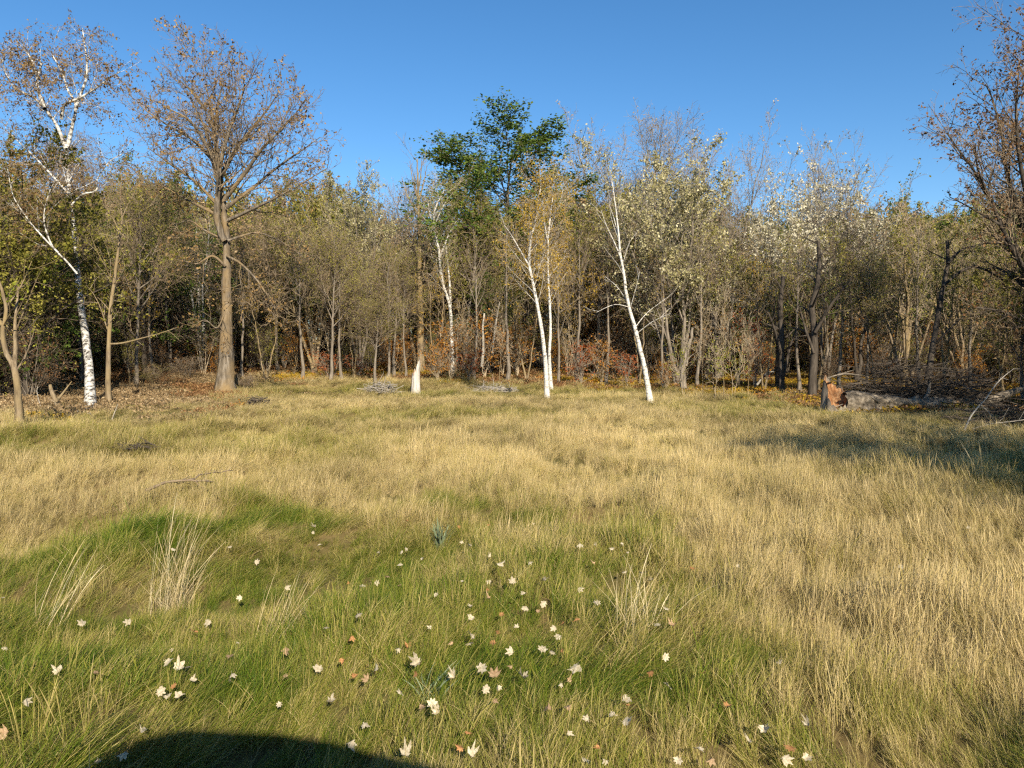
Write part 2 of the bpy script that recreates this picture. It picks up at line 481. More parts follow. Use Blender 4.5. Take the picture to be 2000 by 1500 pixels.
# ------------------------------------------------------------------ geometry-node scatter for what nobody could count
def scatter(name, pts, rot, scl, idx, tint, val, sources, label, cat):
    """ONE stuff object: sources instanced on points"""
    me = bpy.data.meshes.new(name)
    n = len(pts)
    me.vertices.add(n)
    me.vertices.foreach_set('co', np.ascontiguousarray(pts, dtype=np.float32).ravel())
    def attr(nm, ty, data, key):
        a = me.attributes.new(nm, ty, 'POINT')
        a.data.foreach_set(key, np.ascontiguousarray(data).ravel())
    attr('rot', 'FLOAT_VECTOR', rot.astype(np.float32), 'vector')
    attr('scl', 'FLOAT_VECTOR', scl.astype(np.float32), 'vector')
    attr('idx', 'INT', idx.astype(np.int32), 'value')
    attr('tint', 'FLOAT', tint.astype(np.float32), 'value')
    attr('val', 'FLOAT', val.astype(np.float32), 'value')
    me.update()
    src = bpy.data.collections.new(name + '_sources')
    for q, (nm, m) in enumerate(sources):
        o = bpy.data.objects.new('%02d_%s' % (q, nm), m)
        src.objects.link(o)
    ng = bpy.data.node_groups.new(name + '_scatter', 'GeometryNodeTree')
    ng.interface.new_socket('Geometry', in_out='INPUT', socket_type='NodeSocketGeometry')
    ng.interface.new_socket('Geometry', in_out='OUTPUT', socket_type='NodeSocketGeometry')
    N, L = ng.nodes, ng.links
    gi = N.new('NodeGroupInput'); go = N.new('NodeGroupOutput')
    ci = N.new('GeometryNodeCollectionInfo')
    ci.inputs['Collection'].default_value = src
    ci.inputs['Separate Children'].default_value = True
    ci.inputs['Reset Children'].default_value = True
    ip = N.new('GeometryNodeInstanceOnPoints')
    ip.inputs['Pick Instance'].default_value = True
    def named(nm, ty):
        a = N.new('GeometryNodeInputNamedAttribute'); a.data_type = ty
        a.inputs['Name'].default_value = nm
        return a.outputs['Attribute']
    er = N.new('FunctionNodeEulerToRotation')
    L.new(named('rot', 'FLOAT_VECTOR'), er.inputs[0])
    L.new(gi.outputs[0], ip.inputs['Points'])
    L.new(ci.outputs[0], ip.inputs['Instance'])
    L.new(named('idx', 'INT'), ip.inputs['Instance Index'])
    L.new(er.outputs[0], ip.inputs['Rotation'])
    L.new(named('scl', 'FLOAT_VECTOR'), ip.inputs['Scale'])
    L.new(ip.outputs[0], go.inputs[0])
    o = link(name, me)
    md = o.modifiers.new('scatter', 'NODES'); md.node_group = ng
    tag(o, label, cat, kind='stuff')
    return o

# ------------------------------------------------------------------ meadow grass
def tuft(rg, n, rad, len0, len1, lean0, bend0, bend1, flow, width, seed=0.0, k=6, curl=0.25):
    """ribbon blades of one tuft; they bend towards +X by the amount of flow"""
    r = rad * np.sqrt(rg.random(n)); a = rg.uniform(0, 6.28, n)
    p = np.stack([r * np.cos(a), r * np.sin(a), np.full(n, -0.03)], 1)
    L = rg.uniform(len0, len1, n)
    az = np.where(rg.random(n) < flow, rg.normal(0, 0.45, n), rg.uniform(0, 6.28, n))
    th0 = np.abs(rg.normal(lean0, 0.14, n)); bend = rg.uniform(bend0, bend1, n)
    H = np.stack([np.cos(az), np.sin(az), np.zeros(n)], 1)
    P = np.empty((n, k, 3)); P[:, 0] = p
    azr = rg.normal(0, curl, n)
    for q in range(1, k):
        s = (q - 0.5) / (k - 1)
        th = th0 + bend * s ** 1.3
        a2 = az + azr * s
        H = np.stack([np.cos(a2), np.sin(a2), np.zeros(n)], 1)
        d = H * np.sin(th)[:, None] + np.array([0, 0, 1.0])[None] * np.cos(th)[:, None]
        p = p + d * (L / (k - 1))[:, None]
        P[:, q] = p
    tw = rg.uniform(0, 3.14, n)
    S = np.stack([-np.sin(az + tw), np.cos(az + tw), np.zeros(n)], 1)
    w = width * rg.uniform(0.6, 1.3, n)
    s = np.linspace(0, 1, k)
    prof = (0.75 + 0.5 * s) * (1 - s ** 3) + 0.05
    W = w[:, None] * prof[None, :]
    if seed > 0:
        has = rg.random(n) < seed
        W[has, -2] = w[has] * 2.0; W[has, -3] = w[has] * 0.9; W[has, -1] = w[has] * 0.5
    V = np.stack([P - S[:, None] * W[:, :, None] * 0.5, P + S[:, None] * W[:, :, None] * 0.5], axis=2).reshape(-1, 3)
    b = (np.arange(n) * k * 2)[:, None] + (np.arange(k - 1) * 2)[None, :]
    Q = np.stack([b, b + 1, b + 3, b + 2], -1).reshape(-1, 4)
    return V, Q, np.repeat(rg.random(n), k * 2)

def tuft_mesh(name, specs, seed):
    rg = np.random.default_rng(seed)
    bag = Bag()
    for sp in specs:
        off = sp.pop('roff', 0.0)
        v, q, r = tuft(rg, **sp)
        bag.add(v, q, 0, np.clip(r + off, 0, 1.6))
    return bag.mesh(name, [M_GRASS])

TUFTS = []
for s_ in range(3):      # long lodged grass lying over
    TUFTS.append(('lodged', tuft_mesh('lodged', [
        dict(n=56, rad=0.10, len0=0.25, len1=0.55, lean0=0.60, bend0=0.7, bend1=1.3, flow=0.90, width=0.0042),
        dict(n=10, rad=0.10, len0=0.20, len1=0.42, lean0=0.8, bend0=0.3, bend1=1.2, flow=0.5, width=0.0036, roff=0.7)], 100 + s_)))
for s_ in range(3):      # half upright
    TUFTS.append(('arching', tuft_mesh('arching', [
        dict(n=48, rad=0.09, len0=0.22, len1=0.46, lean0=0.22, bend0=0.4, bend1=1.1, flow=0.65, width=0.0040),
        dict(n=14, rad=0.10, len0=0.25, len1=0.50, lean0=0.3, bend0=0.2, bend1=0.9, flow=0.5, width=0.0032, roff=0.6, seed=0.3)], 200 + s_)))
for s_ in range(3):      # dry upright stalks over a base of blades
    TUFTS.append(('dry_stalks', tuft_mesh('dry_stalks', [
        dict(n=26, rad=0.10, len0=0.30, len1=0.60, lean0=0.12, bend0=0.05, bend1=0.55, flow=0.55, width=0.0030, seed=0.5, roff=0.25),
        dict(n=34, rad=0.10, len0=0.15, len1=0.38, lean0=0.25, bend0=0.2, bend1=1.1, flow=0.4, width=0.0036)], 300 + s_)))
for s_ in range(2):      # flattened thatch
    TUFTS.append(('thatch', tuft_mesh('thatch', [
        dict(n=46, rad=0.12, len0=0.12, len1=0.30, lean0=0.9, bend0=0.2, bend1=0.9, flow=0.3, width=0.0038, curl=0.7, roff=0.2)], 400 + s_)))

# dark hollows between the hummocks: (pixel x, pixel y, radius in metres)
HOLLOWS = [(270, 1215, .16), (195, 1430, .17), (1160, 1290, .13), (1475, 1228, .16), (1235, 1430, .12), (1515, 1375, .17), (1630, 1440, .14),
           (1745, 1035, .16), (1385, 1190, .13), (120, 1090, .2), (1430, 1130, .2), (1205, 990, .22), (1815, 1250, .1), (1650, 1090, .16), (640, 1160, .12), (1330, 1250, .12), (1700, 1330, .12), (560, 1030, .2)]
HOLL = [(ground_at(a, b), r) for a, b, r in HOLLOWS]

# fallen leaves: (pixel x, pixel y, tone); tones: c cream, o orange, b brown
LEAVES = [(4,1170,'c'),(160,1222,'c'),(253,1218,'c'),(408,1218,'c'),(385,1238,'o'),(338,1274,'c'),(326,1296,'c'),(347,1307,'c'),(366,1306,'c'),
 (462,1258,'c'),(448,1286,'b'),(558,1274,'b'),(636,1228,'c'),(698,1204,'c'),(734,1142,'c'),(708,1148,'c'),(338,1076,'c'),(12,1270,'c'),(112,1316,'c'),
 (188,1320,'b'),(50,1374,'c'),(312,1356,'c'),(340,1344,'o'),(326,1366,'c'),(352,1366,'c'),(375,1332,'c'),(280,1432,'c'),(8,1440,'b'),(196,1488,'c'),
 (240,1476,'c'),(624,1312,'c'),(646,1376,'c'),(712,1420,'c'),(684,1454,'c'),(792,1482,'c'),(616,1032,'c'),(794,1072,'c'),(1040,1024,'c'),(956,1092,'c'),
 (976,1104,'c'),(1216,1066,'c'),(1226,1082,'c'),(1196,1074,'c'),(1134,1066,'c'),(1000,1140,'c'),(1060,1136,'c'),(1023,1164,'c'),(950,1154,'o'),
 (952,1170,'b'),(994,1180,'o'),(978,1204,'o'),(1028,1192,'c'),(1132,1152,'c'),(1272,1136,'c'),(1266,1162,'o'),(1300,1192,'c'),(1314,1226,'b'),(1092,1246,'c'),
 (974,1240,'o'),(922,1244,'c'),(916,1260,'c'),(1010,1228,'c'),(998,1278,'c'),(1060,1272,'c'),(1078,1278,'c'),(942,1310,'c'),(964,1322,'b'),
 (998,1304,'b'),(1124,1306,'c'),(1114,1334,'b'),(1094,1340,'c'),(948,1352,'c'),(1300,1288,'c'),(1372,1316,'o'),(1221,1368,'c'),(1196,1398,'c'),(1148,1408,'c'),
 (1108,1436,'c'),(914,1434,'o'),(900,1466,'o'),(918,1482,'c'),(854,1396,'c'),(1168,1464,'o'),(1142,1486,'c'),(1184,1490,'c'),(1324,1490,'c'),(1366,1466,'c'),
 (1388,1488,'b'),(1422,1384,'o'),(1492,1430,'c'),(1466,1456,'c'),(1542,1466,'o'),(1534,1486,'c'),(1574,1484,'c'),(1578,1422,'c'),(1440,1110,'c'),(850,1164,'c'),
 (824,1094,'c'),(866,1030,'c'),(780,1105,'c'),(740,1080,'c'),(902,1060,'c'),(1086,1110,'b'),(1160,1100,'b'),(1250,1120,'c'),(842,1230,'c'),(560,1150,'c'),(500,1100,'c'),
 (470,1170,'c'),(1760,1110,'c'),(1892,1030,'c'),(1826,1142,'c'),(1680,1146,'c'),(1590,1210,'b'),(1525,1078,'c')]
_rl = np.random.default_rng(404)
for _ in range(75):                # the many small ones
    a_ = float(np.clip(_rl.normal(960, 230), 420, 1560)); b_ = float(_rl.uniform(1015, 1420))
    if min(abs(a_ - q[0]) + abs(b_ - q[1]) for q in LEAVES) > 16: LEAVES.append((a_, b_, str(_rl.choice(['c', 'c', 'c', 'c', 'b', 'o']))))
LEAF_LIFT = 0.14
LEAFP = [ground_at(a, b, LEAF_LIFT) for a, b, t in LEAVES]

def field_points(rg):
    out = []
    for y0, y1, dens in [(0.5, 2.3, 50), (2.3, 5.0, 230), (5.0, 8.0, 150), (8.0, 13.0, 85), (13.0, 20.0, 46), (20.0, 30.0, 28), (30.0, 47.0, 15)]:
        w = 0.74 * y1 + 2.0
        n = int((y1 - y0) * 2 * w * dens)
        out.append(np.stack([rg.uniform(-w, w, n), rg.uniform(y0, y1, n)], 1))
    return np.concatenate(out)

rg = np.random.default_rng(21)
FP = field_points(rg)
x, y = FP[:, 0], FP[:, 1]
ang = x / np.maximum(y, .5)
# the meadow ends at the wood's edge and thins out under the trees on the left
edge = np.interp(ang, [-0.75, -0.55, -0.42, -0.25, 0.0, 0.25, 0.40, 0.75], [19.0, 25.0, 40.0, 46.0, 42.0, 38.0, 25.0, 20.0])
edge = edge + 5 * (vnoise(x / 3, y / 3, 3) - 0.5)
keep = rg.random(len(x)) < np.clip(1.0 - (y - edge) / 3.0, 0.0, 1.0)
litter_zone = sstep(-0.36, -0.50, ang) * sstep(19.5, 24, y)      # brown leaf litter under the trees at the left
keep &= rg.random(len(x)) > 0.25 * litter_zone
for p, r in HOLL:
    keep &= ~(((x - p.x) ** 2 / 1.7 + ((y - p.y) / 1.7) ** 2 < r * r * 0.8) & (rg.random(len(x)) < 0.72))
x, y, ang = x[keep], y[keep], ang[keep]; FP = FP[keep]
litter_zone = litter_zone[keep]
n = len(x)
n1 = vnoise(x / 1.1 + 9, y / 1.1 + 5, 3); n2 = vnoise(x / 0.42 + 3, y / 0.42 + 8, 4); n3 = vnoise(x / 4.5 + 1, y / 4.5, 5)
# where the grass is green: near the camera at the left and the middle, in patches farther off
gl = np.interp(x / np.maximum(y, 1), [-0.75, -0.55, -0.30, -0.1, 0.10, 0.22, 0.34, 0.5, 0.75], [6.2, 6.9, 8.7, 7.9, 7.6, 6.4, 3.6, 2.2, 2.0])
green = sstep(1.1, -1.3, (y - gl) + 2.6 * (n1 - 0.5) + 1.2 * (n2 - .5))
patch = sstep(0.60, 0.80, n1 * 0.55 + n3 * 0.45) * 0.55 * sstep(26, 12, y)
green = np.clip(np.maximum(green, patch), 0, 1)
tint = 0.80 - 0.45 * green + rg.normal(0, 0.08, n) + 0.50 * (n2 - 0.5) * green + 0.14 * (n1 - .5)
tint += 0.16 * sstep(0.55, 0.85, vnoise(x / 0.6 + 50, y / 0.6 + 7, 6)) * green
tint = np.clip(tint, 0.08, 1.15)
val = 0.92 + 0.22 * (vnoise(x / 2.2, y / 2.2, 6) - 0.5) + rg.normal(0, 0.07, n)
val -= 0.10 * sstep(14, 30, y)
val += (0.34 * (vnoise(x / 1.3 + 11, y / 2.0 + 3, 2) - 0.5) + 0.2 * (n2 - .5)) * sstep(7, 14, y)
tint -= 0.26 * sstep(0.5, 0.8, vnoise(x / 3.1 + 70, y / 4.5 + 9, 4)) * sstep(9, 14, y)
tint = np.clip(tint, 0.05, 1.15)
u = rg.random(n)
typ = np.where(green > 0.55, np.where(u < 0.62, 0, np.where(u < 0.86, 3, np.where(u < 0.93, 6, 9))),
               np.where(u < 0.34, 0, np.where(u < 0.60, 3, np.where(u < 0.92, 6, 9))))
idx = typ + rg.integers(0, 3, n)
idx = np.where(typ == 9, 9 + rg.integers(0, 2, n), idx)
# lie of the grass: the left leans right and back, the right stands more upright and leans left
flow_a = np.interp(ang, [-0.7, -0.2, 0.1, 0.35, 0.7], [0.65, 0.55, 0.75, 1.7, 2.3]) + 2.8 * (vnoise(x / 1.3 + 30, y / 1.3, 7) - 0.5) * np.where(y < 9, 1.0, 0.7)
rot = np.zeros((n, 3)); rot[:, 2] = flow_a + rg.normal(0, 0.22, n)
rot[:, 0] = rg.normal(0, 0.06, n); rot[:, 1] = rg.normal(0, 0.06, n)
hgt = 0.76 + 0.75 * (vnoise(x / 0.85 + 20, y / 0.85 + 60, 2) - 0.42) + 0.55 * (vnoise(x / 0.38 + 15, y / 0.38 + 2, 1) - 0.45) + 0.25 * (n1 - 0.5)
sc = np.clip(hgt, 0.42, 1.3) * (1 + 0.05 * rg.normal(0, 1, n)) * (1 - 0.30 * sstep(9, 22, y)) * (1 - 0.35 * litter_zone)
sc *= np.interp(y, [5, 12, 30], [0.66, 0.70, 0.85])
zs = np.where(idx >= 6, 1.0, 0.85)
for p in LEAFP:
    d = np.hypot(x - p.x, (y - (p.y - 0.06)) * 0.8)
    sc = np.where(d < 0.19, np.minimum(sc, 0.40 + 0.34 * d / 0.19), sc)
LG = ground_at(1628, 812)
logd = np.maximum(np.abs(x - LG.x - 2.2) - 2.8, 0) + np.maximum(np.abs(y - LG.y + 0.6) - 0.8, 0)
sc = np.where(logd < 1.2, sc * (0.40 + 0.5 * logd / 1.2), sc)
wx = sc * (1 + 1.1 * sstep(8, 24, y))
scl = np.stack([wx, wx, sc * zs], 1)
scatter('meadow_grass', np.stack([x, y, gz(x, y)], 1), rot, scl, idx, tint, val, TUFTS,
        'long autumn grass, green and lodged in front, dry and straw coloured behind', 'grass')

# ------------------------------------------------------------------ trees
def grow(L0, levels, rg):
    """L0: (P,R); levels: list of spawn settings; returns list of (P,R)"""
    out = [L0]
    for li_, lv in enumerate(levels):
        lv = dict(lv)
        frm = lv.pop('frm', -1)
        tt = lv.pop('trunk_t0', None)
        if li_ == 0 and tt is not None:
            a_ = spawn(L0[0][:1], L0[1][:1], rg, **dict(lv, t0=tt)); b_ = spawn(L0[0][1:], L0[1][1:], rg, **lv)
            out.append((np.concatenate([a_[0], b_[0]]), np.concatenate([a_[1], b_[1]])))
            continue
        out.append(spawn(out[frm][0], out[frm][1], rg, **lv))
    return out

def trunk_line(rg, H, r, lean=(0, 0), wob=0.02, k=14, top=0.12):
    s = np.linspace(0, 1, k)
    P = np.zeros((1, k, 3))
    w = np.cumsum(rg.normal(0, wob, (k, 2)), axis=0) * H / k * 2
    w -= w[0]
    P[0, :, 0] = lean[0] * H * s + w[:, 0]
    P[0, :, 1] = lean[1] * H * s + w[:, 1]
    P[0, :, 2] = H * s - 0.15 * (s == 0)
    R = r * (1 - (1 - top) * s ** 0.9)[None, :]
    R = R * (1 + 0.55 * np.exp(-s * 22))[None, :]
    return P, R

def make_tree(name, seed, H, r, stems=1, lean=0.05, trunk_frac=0.9, limbs=14, t0=0.28, ang=45, limb_ratio=0.42, taper=0.55, up=0.06, wob=0.13,
              b_dens=2.2, b_ratio=0.42, tw_dens=4.0, tw_len=0.45, third=0, leaves=2.0, leaf=0.11, droop=0.3, bark=None, twig=None, leafm=None,
              joined=False, tw_r=0.007, spread=0.05, tw_up=0.03, leaf_t=0.1, sides=(9, 6, 4, 3)):
    rg = np.random.default_rng(seed)
    Ps, Rs = [], []
    for s in range(stems):
        if stems == 1: ln = rg.normal(0, lean, 2)
        else:
            a = 6.283 * s / stems + rg.uniform(-.5, .5); m = rg.uniform(0.10, 0.32); ln = (math.cos(a) * m, math.sin(a) * m)
        hh = H * trunk_frac * (1 if stems == 1 else rg.uniform(0.75, 1.05))
        P, R = trunk_line(rg, hh, r * (1 if stems == 1 else rg.uniform(0.6, 1.0)), ln, wob=0.05)
        if stems > 1:
            P[0, :, :2] += rg.normal(0, r * 0.5, 2)
        Ps.append(P); Rs.append(R)
    L0 = (np.concatenate(Ps), np.concatenate(Rs))
    lv = [dict(n=max(3, int(limbs * 1.35) // stems), t0=t0, t1=0.98, ang=ang, asd=11, ratio=limb_ratio * 1.12, taper=taper, k=7, up=up, wob=wob, rr=0.50, rmin=0.012),
          dict(dens=b_dens * 1.25, t0=0.18, t1=1.0, ang=42, asd=14, ratio=b_ratio * 1.15, taper=0.45, k=5, up=up * 0.8, wob=wob, rr=0.55, rmin=0.009, lmin=0.4)]
    lv.append(dict(dens=tw_dens * 1.6, t0=0.1, t1=1.0, ang=42, asd=15, ratio=tw_len * 1.1, taper=0.3, k=3, up=tw_up, wob=wob * 1.2, rr=0.6, rmin=tw_r, lmin=0.22, lmax=1.1))
    if third:
        lv.append(dict(dens=third, t0=0.15, t1=1.0, ang=40, asd=15, ratio=0.55, taper=0.3, k=3, up=tw_up, wob=0.15, rr=0.7, rmin=tw_r * 0.8, lmin=0.15, lmax=0.7))
    G = grow(L0, lv, rg)
    tb, cb = Bag(), Bag()
    tv = tubes(*G[0], sides[0]); tb.add(*tv, 0)
    lv1 = tubes(*G[1], sides[1]); tb.add(*lv1, 0)
    for q, g in enumerate(G[2:]):
        cb.add(*tubes(*g, 4 if q == 0 else 3), 0)
    if leaves > 0:
        v, q, rr_ = leaf_quads(*G[-1], rg, leaves * 2.0, leaf * 1.05, t0=leaf_t, droop=droop, spread=spread)
        cb.add(v, q, 1, rr_)
    if joined:
        tb.add(*[np.concatenate(cb.v), np.concatenate(cb.q)], 1, np.concatenate(cb.r))
        mi = np.concatenate(cb.m)
        tb.m[-1] = mi + 1
        return tb.mesh(name, [bark, twig, leafm or twig])
    return tb.mesh(name + '_trunk', [bark]), cb.mesh(name + '_crown', [twig, leafm or twig])

class TreeKind:
    def __init__(self, meshes, H): self.meshes, self.H = meshes, H

KINDS = {}
def kind(key, H, **kw):
    ms = make_tree(key, H=H, **kw)
    co = np.empty(len(ms[1].vertices) * 3, np.float32); ms[1].vertices.foreach_get('co', co)
    KINDS[key] = TreeKind(ms, float(np.percentile(co[2::3], 99.97)))

# bare, thin twigs
kind('bare_a', 15, seed=1, r=0.17, limbs=18, t0=0.30, ang=38, limb_ratio=0.40, b_dens=2.4, tw_dens=5.0, leaves=0.25, leaf=0.10, bark=M_BARK_GREY, twig=M_TWIG_GREY, leafm=M_LEAF_TAN, up=0.10)
kind('bare_b', 13, seed=2, r=0.16, limbs=20, t0=0.38, ang=46, limb_ratio=0.40, b_dens=2.6, tw_dens=5.5, leaves=1.0, leaf=0.10, bark=M_BARK_GREY, twig=M_TWIG_BROWN, leafm=M_LEAF_OLIVE, up=0.07)
kind('bare_fan', 15, seed=3, r=0.15, stems=4, limbs=28, t0=0.30, ang=28, limb_ratio=0.34, b_dens=2.4, tw_dens=5.0, leaves=0.35, leaf=0.10, bark=M_BARK_GREY, twig=M_TWIG_GREY, leafm=M_LEAF_TAN, up=0.14)
# leafy
kind('olive_a', 12, seed=4, r=0.18, limbs=20, t0=0.32, ang=50, limb_ratio=0.40, b_dens=2.3, tw_dens=4.2, leaves=4.2, leaf=0.11, bark=M_BARK_GREY, twig=M_TWIG_BROWN, leafm=M_LEAF_OLIVE)
kind('olive_b', 10, seed=5, r=0.13, stems=2, limbs=22, t0=0.32, ang=44, limb_ratio=0.42, b_dens=2.4, tw_dens=4.4, leaves=2.6, leaf=0.10, bark=M_BARK_TAN, twig=M_TWIG_BROWN, leafm=M_LEAF_OLIVE)
kind('pale_a', 13.5, seed=6, r=0.15, stems=5, limbs=34, t0=0.22, ang=36, limb_ratio=0.36, b_dens=2.4, tw_dens=4.4, leaves=3.6, leaf=0.13, bark=M_BARK_GREY, twig=M_TWIG_GREY, leafm=M_LEAF_PALE, up=0.10)
kind('pale_b', 13.5, seed=7, r=0.15, stems=2, limbs=22, t0=0.36, ang=36, limb_ratio=0.40, b_dens=2.2, tw_dens=4.2, leaves=2.2, leaf=0.14, leaf_t=0.5, bark=M_BARK_DARK, twig=M_TWIG_GREY, leafm=M_LEAF_WHITE, up=0.12)
kind('pale_fan', 11, seed=8, r=0.13, stems=6, limbs=34, t0=0.30, ang=30, limb_ratio=0.34, b_dens=2.4, tw_dens=4.6, leaves=1.9, leaf=0.11, bark=M_BARK_TAN, twig=M_TWIG_TAN, leafm=M_LEAF_OLIVE, up=0.12)
kind('green_a', 17, seed=9, r=0.24, limbs=24, t0=0.42, ang=52, limb_ratio=0.36, taper=0.45, b_dens=1.7, b_ratio=0.40, tw_dens=3.2, leaves=11.0, leaf=0.135, bark=M_BARK_GREY, twig=M_TWIG_BROWN, leafm=M_LEAF_GREEN, spread=0.12)
kind('green_b', 11, seed=10, r=0.15, limbs=20, t0=0.15, ang=56, limb_ratio=0.42, b_dens=2.2, tw_dens=4.0, leaves=4.6, leaf=0.11, bark=M_BARK_DARK, twig=M_TWIG_BROWN, leafm=M_LEAF_GREEN)
kind('brown_a', 15, seed=12, r=0.24, limbs=20, t0=0.2, ang=52, limb_ratio=0.48, b_dens=2.1, tw_dens=4.4, leaves=1.3, leaf=0.12, bark=M_BARK_DARK, twig=M_TWIG_GREY, leafm=M_LEAF_BROWN)
# small growth
kind('thicket_a', 5.0, seed=13, r=0.035, stems=9, limbs=54, t0=0.15, ang=36, limb_ratio=0.42, b_dens=4.5, b_ratio=0.45, tw_dens=5.0, leaves=0.25, leaf=0.07, bark=M_TWIG_GREY, twig=M_TWIG_BROWN, leafm=M_LEAF_BROWN, sides=(5, 4, 3, 3), tw_r=0.005)
kind('thicket_b', 6.5, seed=14, r=0.045, stems=6, limbs=42, t0=0.2, ang=40, limb_ratio=0.40, b_dens=4.0, b_ratio=0.45, tw_dens=5.0, leaves=0.9, leaf=0.08, bark=M_BARK_TAN, twig=M_TWIG_BROWN, leafm=M_LEAF_OLIVE, sides=(5, 4, 3, 3), tw_r=0.005)
kind('orange_shrub', 3.6, seed=15, r=0.025, stems=7, limbs=35, t0=0.12, ang=46, limb_ratio=0.40, b_dens=4.5, tw_dens=4.5, leaves=3.0, leaf=0.085, bark=M_TWIG_TAN, twig=M_TWIG_BROWN, leafm=M_LEAF_ORANGE, sides=(5, 3, 3, 3), tw_r=0.004)
kind('red_shrub', 2.6, seed=16, r=0.02, stems=6, limbs=30, t0=0.10, ang=48, limb_ratio=0.44, b_dens=5, tw_dens=5, leaves=3.2, leaf=0.085, bark=M_TWIG_GREY, twig=M_TWIG_BROWN, leafm=M_LEAF_RED, sides=(5, 3, 3, 3), tw_r=0.004)
kind('lime_sapling', 4.5, seed=17, r=0.028, stems=2, limbs=20, t0=0.25, ang=52, limb_ratio=0.26, b_dens=4, tw_dens=4, leaves=2.2, leaf=0.09, bark=M_TWIG_TAN, twig=M_TWIG_TAN, leafm=M_LEAF_LIME, sides=(5, 3, 3, 3), tw_r=0.004)
kind('bare_sapling', 5.5, seed=18, r=0.032, stems=1, limbs=16, t0=0.25, ang=42, limb_ratio=0.26, b_dens=4, tw_dens=3.5, leaves=0.25, leaf=0.08, bark=M_BARK_TAN, twig=M_TWIG_TAN, leafm=M_LEAF_ORANGE, sides=(6, 3, 3, 3), tw_r=0.004)
kind('gold_tree', 9, seed=19, r=0.10, limbs=20, t0=0.25, ang=42, limb_ratio=0.34, b_dens=2.6, tw_dens=4.4, leaves=3.4, leaf=0.085, bark=M_BARK_GREY, twig=M_TWIG_BROWN, leafm=M_LEAF_GOLD)

kind('pole_a', 11, seed=23, r=0.13, limbs=14, t0=0.50, ang=36, limb_ratio=0.26, b_dens=2.2, tw_dens=4.0, leaves=0.8, leaf=0.09, bark=M_BARK_GREY, twig=M_TWIG_BROWN, leafm=M_LEAF_OLIVE, up=0.08)
kind('pole_b', 11, seed=24, r=0.11, limbs=14, t0=0.42, ang=32, limb_ratio=0.28, b_dens=2.2, tw_dens=4.0, leaves=1.6, leaf=0.09, bark=M_BARK_TAN, twig=M_TWIG_BROWN, leafm=M_LEAF_GOLD, up=0.08, stems=2)

def plant(name, key, base, height, label, cat='tree', group=None, rotz=0.0, wide=1.0, parts=('trunk', 'crown')):
    """a tree or shrub of a kind, standing with its foot at base"""
    k = KINDS[key]
    s = height / k.H
    e = link(name, None, None, (base.x, base.y, float(gz(base.x, base.y)) - 0.05), rotz)
    e.scale = (s * wide, s * wide, s)
    e.empty_display_size = 0.3
    tag(e, label, cat, group)
    link(parts[0], k.meshes[0], e); link(parts[1], k.meshes[1], e)
    return e

def foot(px, Y):
    xx = (px - 1000.0) / FPX * Y * 1.0006
    return Vector((xx, Y, float(gz(xx, Y))))

def height_to(px, py_top, Y):
    p = at(px, py_top, Y)
    return p.z - float(gz(p.x, Y))

# --- trees drawn limb by limb
def hero(name, label, cat, base_px, lines, Y, levels, bark, twig, leafm, leaves, leaf, seed, trunk_sides=10, depth_spread=0.12, flare=0.6, droop=0.4, leaf_t=0.1, spread=0.05,
         base=None, group=None, flare_k=24.0, sink=0.1):
    """lines: list of (pixel points, start radius, end radius, depth drift)"""
    rg = np.random.default_rng(seed)
    if base is None:
        base = ground_at(*base_px)
        base = Vector((base.x, base.y, float(gz(base.x, base.y))))
    Y = base.y if Y is None else Y
    k = 26
    Ps, Rs = [], []
    for li, (pp, r0, r1, drift) in enumerate(lines):
        m = len(pp)
        pts = np.array([list(at(a, b, Y + drift[0] + (drift[1] - drift[0]) * q / (m - 1))) for q, (a, b) in enumerate(pp)])
        if li == 0:
            pts[0] = [base.x, base.y, base.z - sink]
        P = resample(pts, k)
        P[1:-1] += rg.normal(0, 0.05 * r0, (k - 2, 3)) * np.array([1, 1, 0.2])
        s = np.linspace(0, 1, k)
        R = r0 + (r1 - r0) * s ** 0.85
        if li == 0 and flare: R = R * (1 + flare * np.exp(-s * flare_k))
        Ps.append(P); Rs.append(R)
    L0 = (np.stack(Ps), np.stack(Rs))
    G = grow(L0, levels, rg)
    tb, cb = Bag(), Bag()
    tv_, tq_ = tubes(*G[0], trunk_sides)
    ctr = np.repeat(G[0][0].reshape(-1, 3), trunk_sides, axis=0)          # furrows and knots
    an_ = np.tile(np.arange(trunk_sides), len(tv_) // trunk_sides) * 6.283 / trunk_sides
    kn_ = 1 + 0.22 * (vnoise(an_ * 2.2 + 5, tv_[:, 2] * 1.4 + 30, 3) - 0.5) + 0.16 * (vnoise(an_ * 5 + 9, tv_[:, 2] * 3.1 + 10, 4) - 0.5)
    tv_ = ctr + (tv_ - ctr) * kn_[:, None]
    tb.add(tv_, tq_, 0)
    if len(G) > 1: tb.add(*tubes(*G[1], 5), 0)
    for g in G[2:]: cb.add(*tubes(*g, 3), 0)
    if leaves > 0:
        v, q, r = leaf_quads(*G[-1], rg, leaves, leaf, t0=leaf_t, droop=droop, spread=spread)
        cb.add(v, q, 1, r)
    e = link(name, None, None, base)
    tag(e, label, cat, group)
    link('trunk', tb.mesh(name + '_trunk', [bark], base), e)
    if cb.n: link('crown', cb.mesh(name + '_crown', [twig, leafm or twig], base), e)
    return e

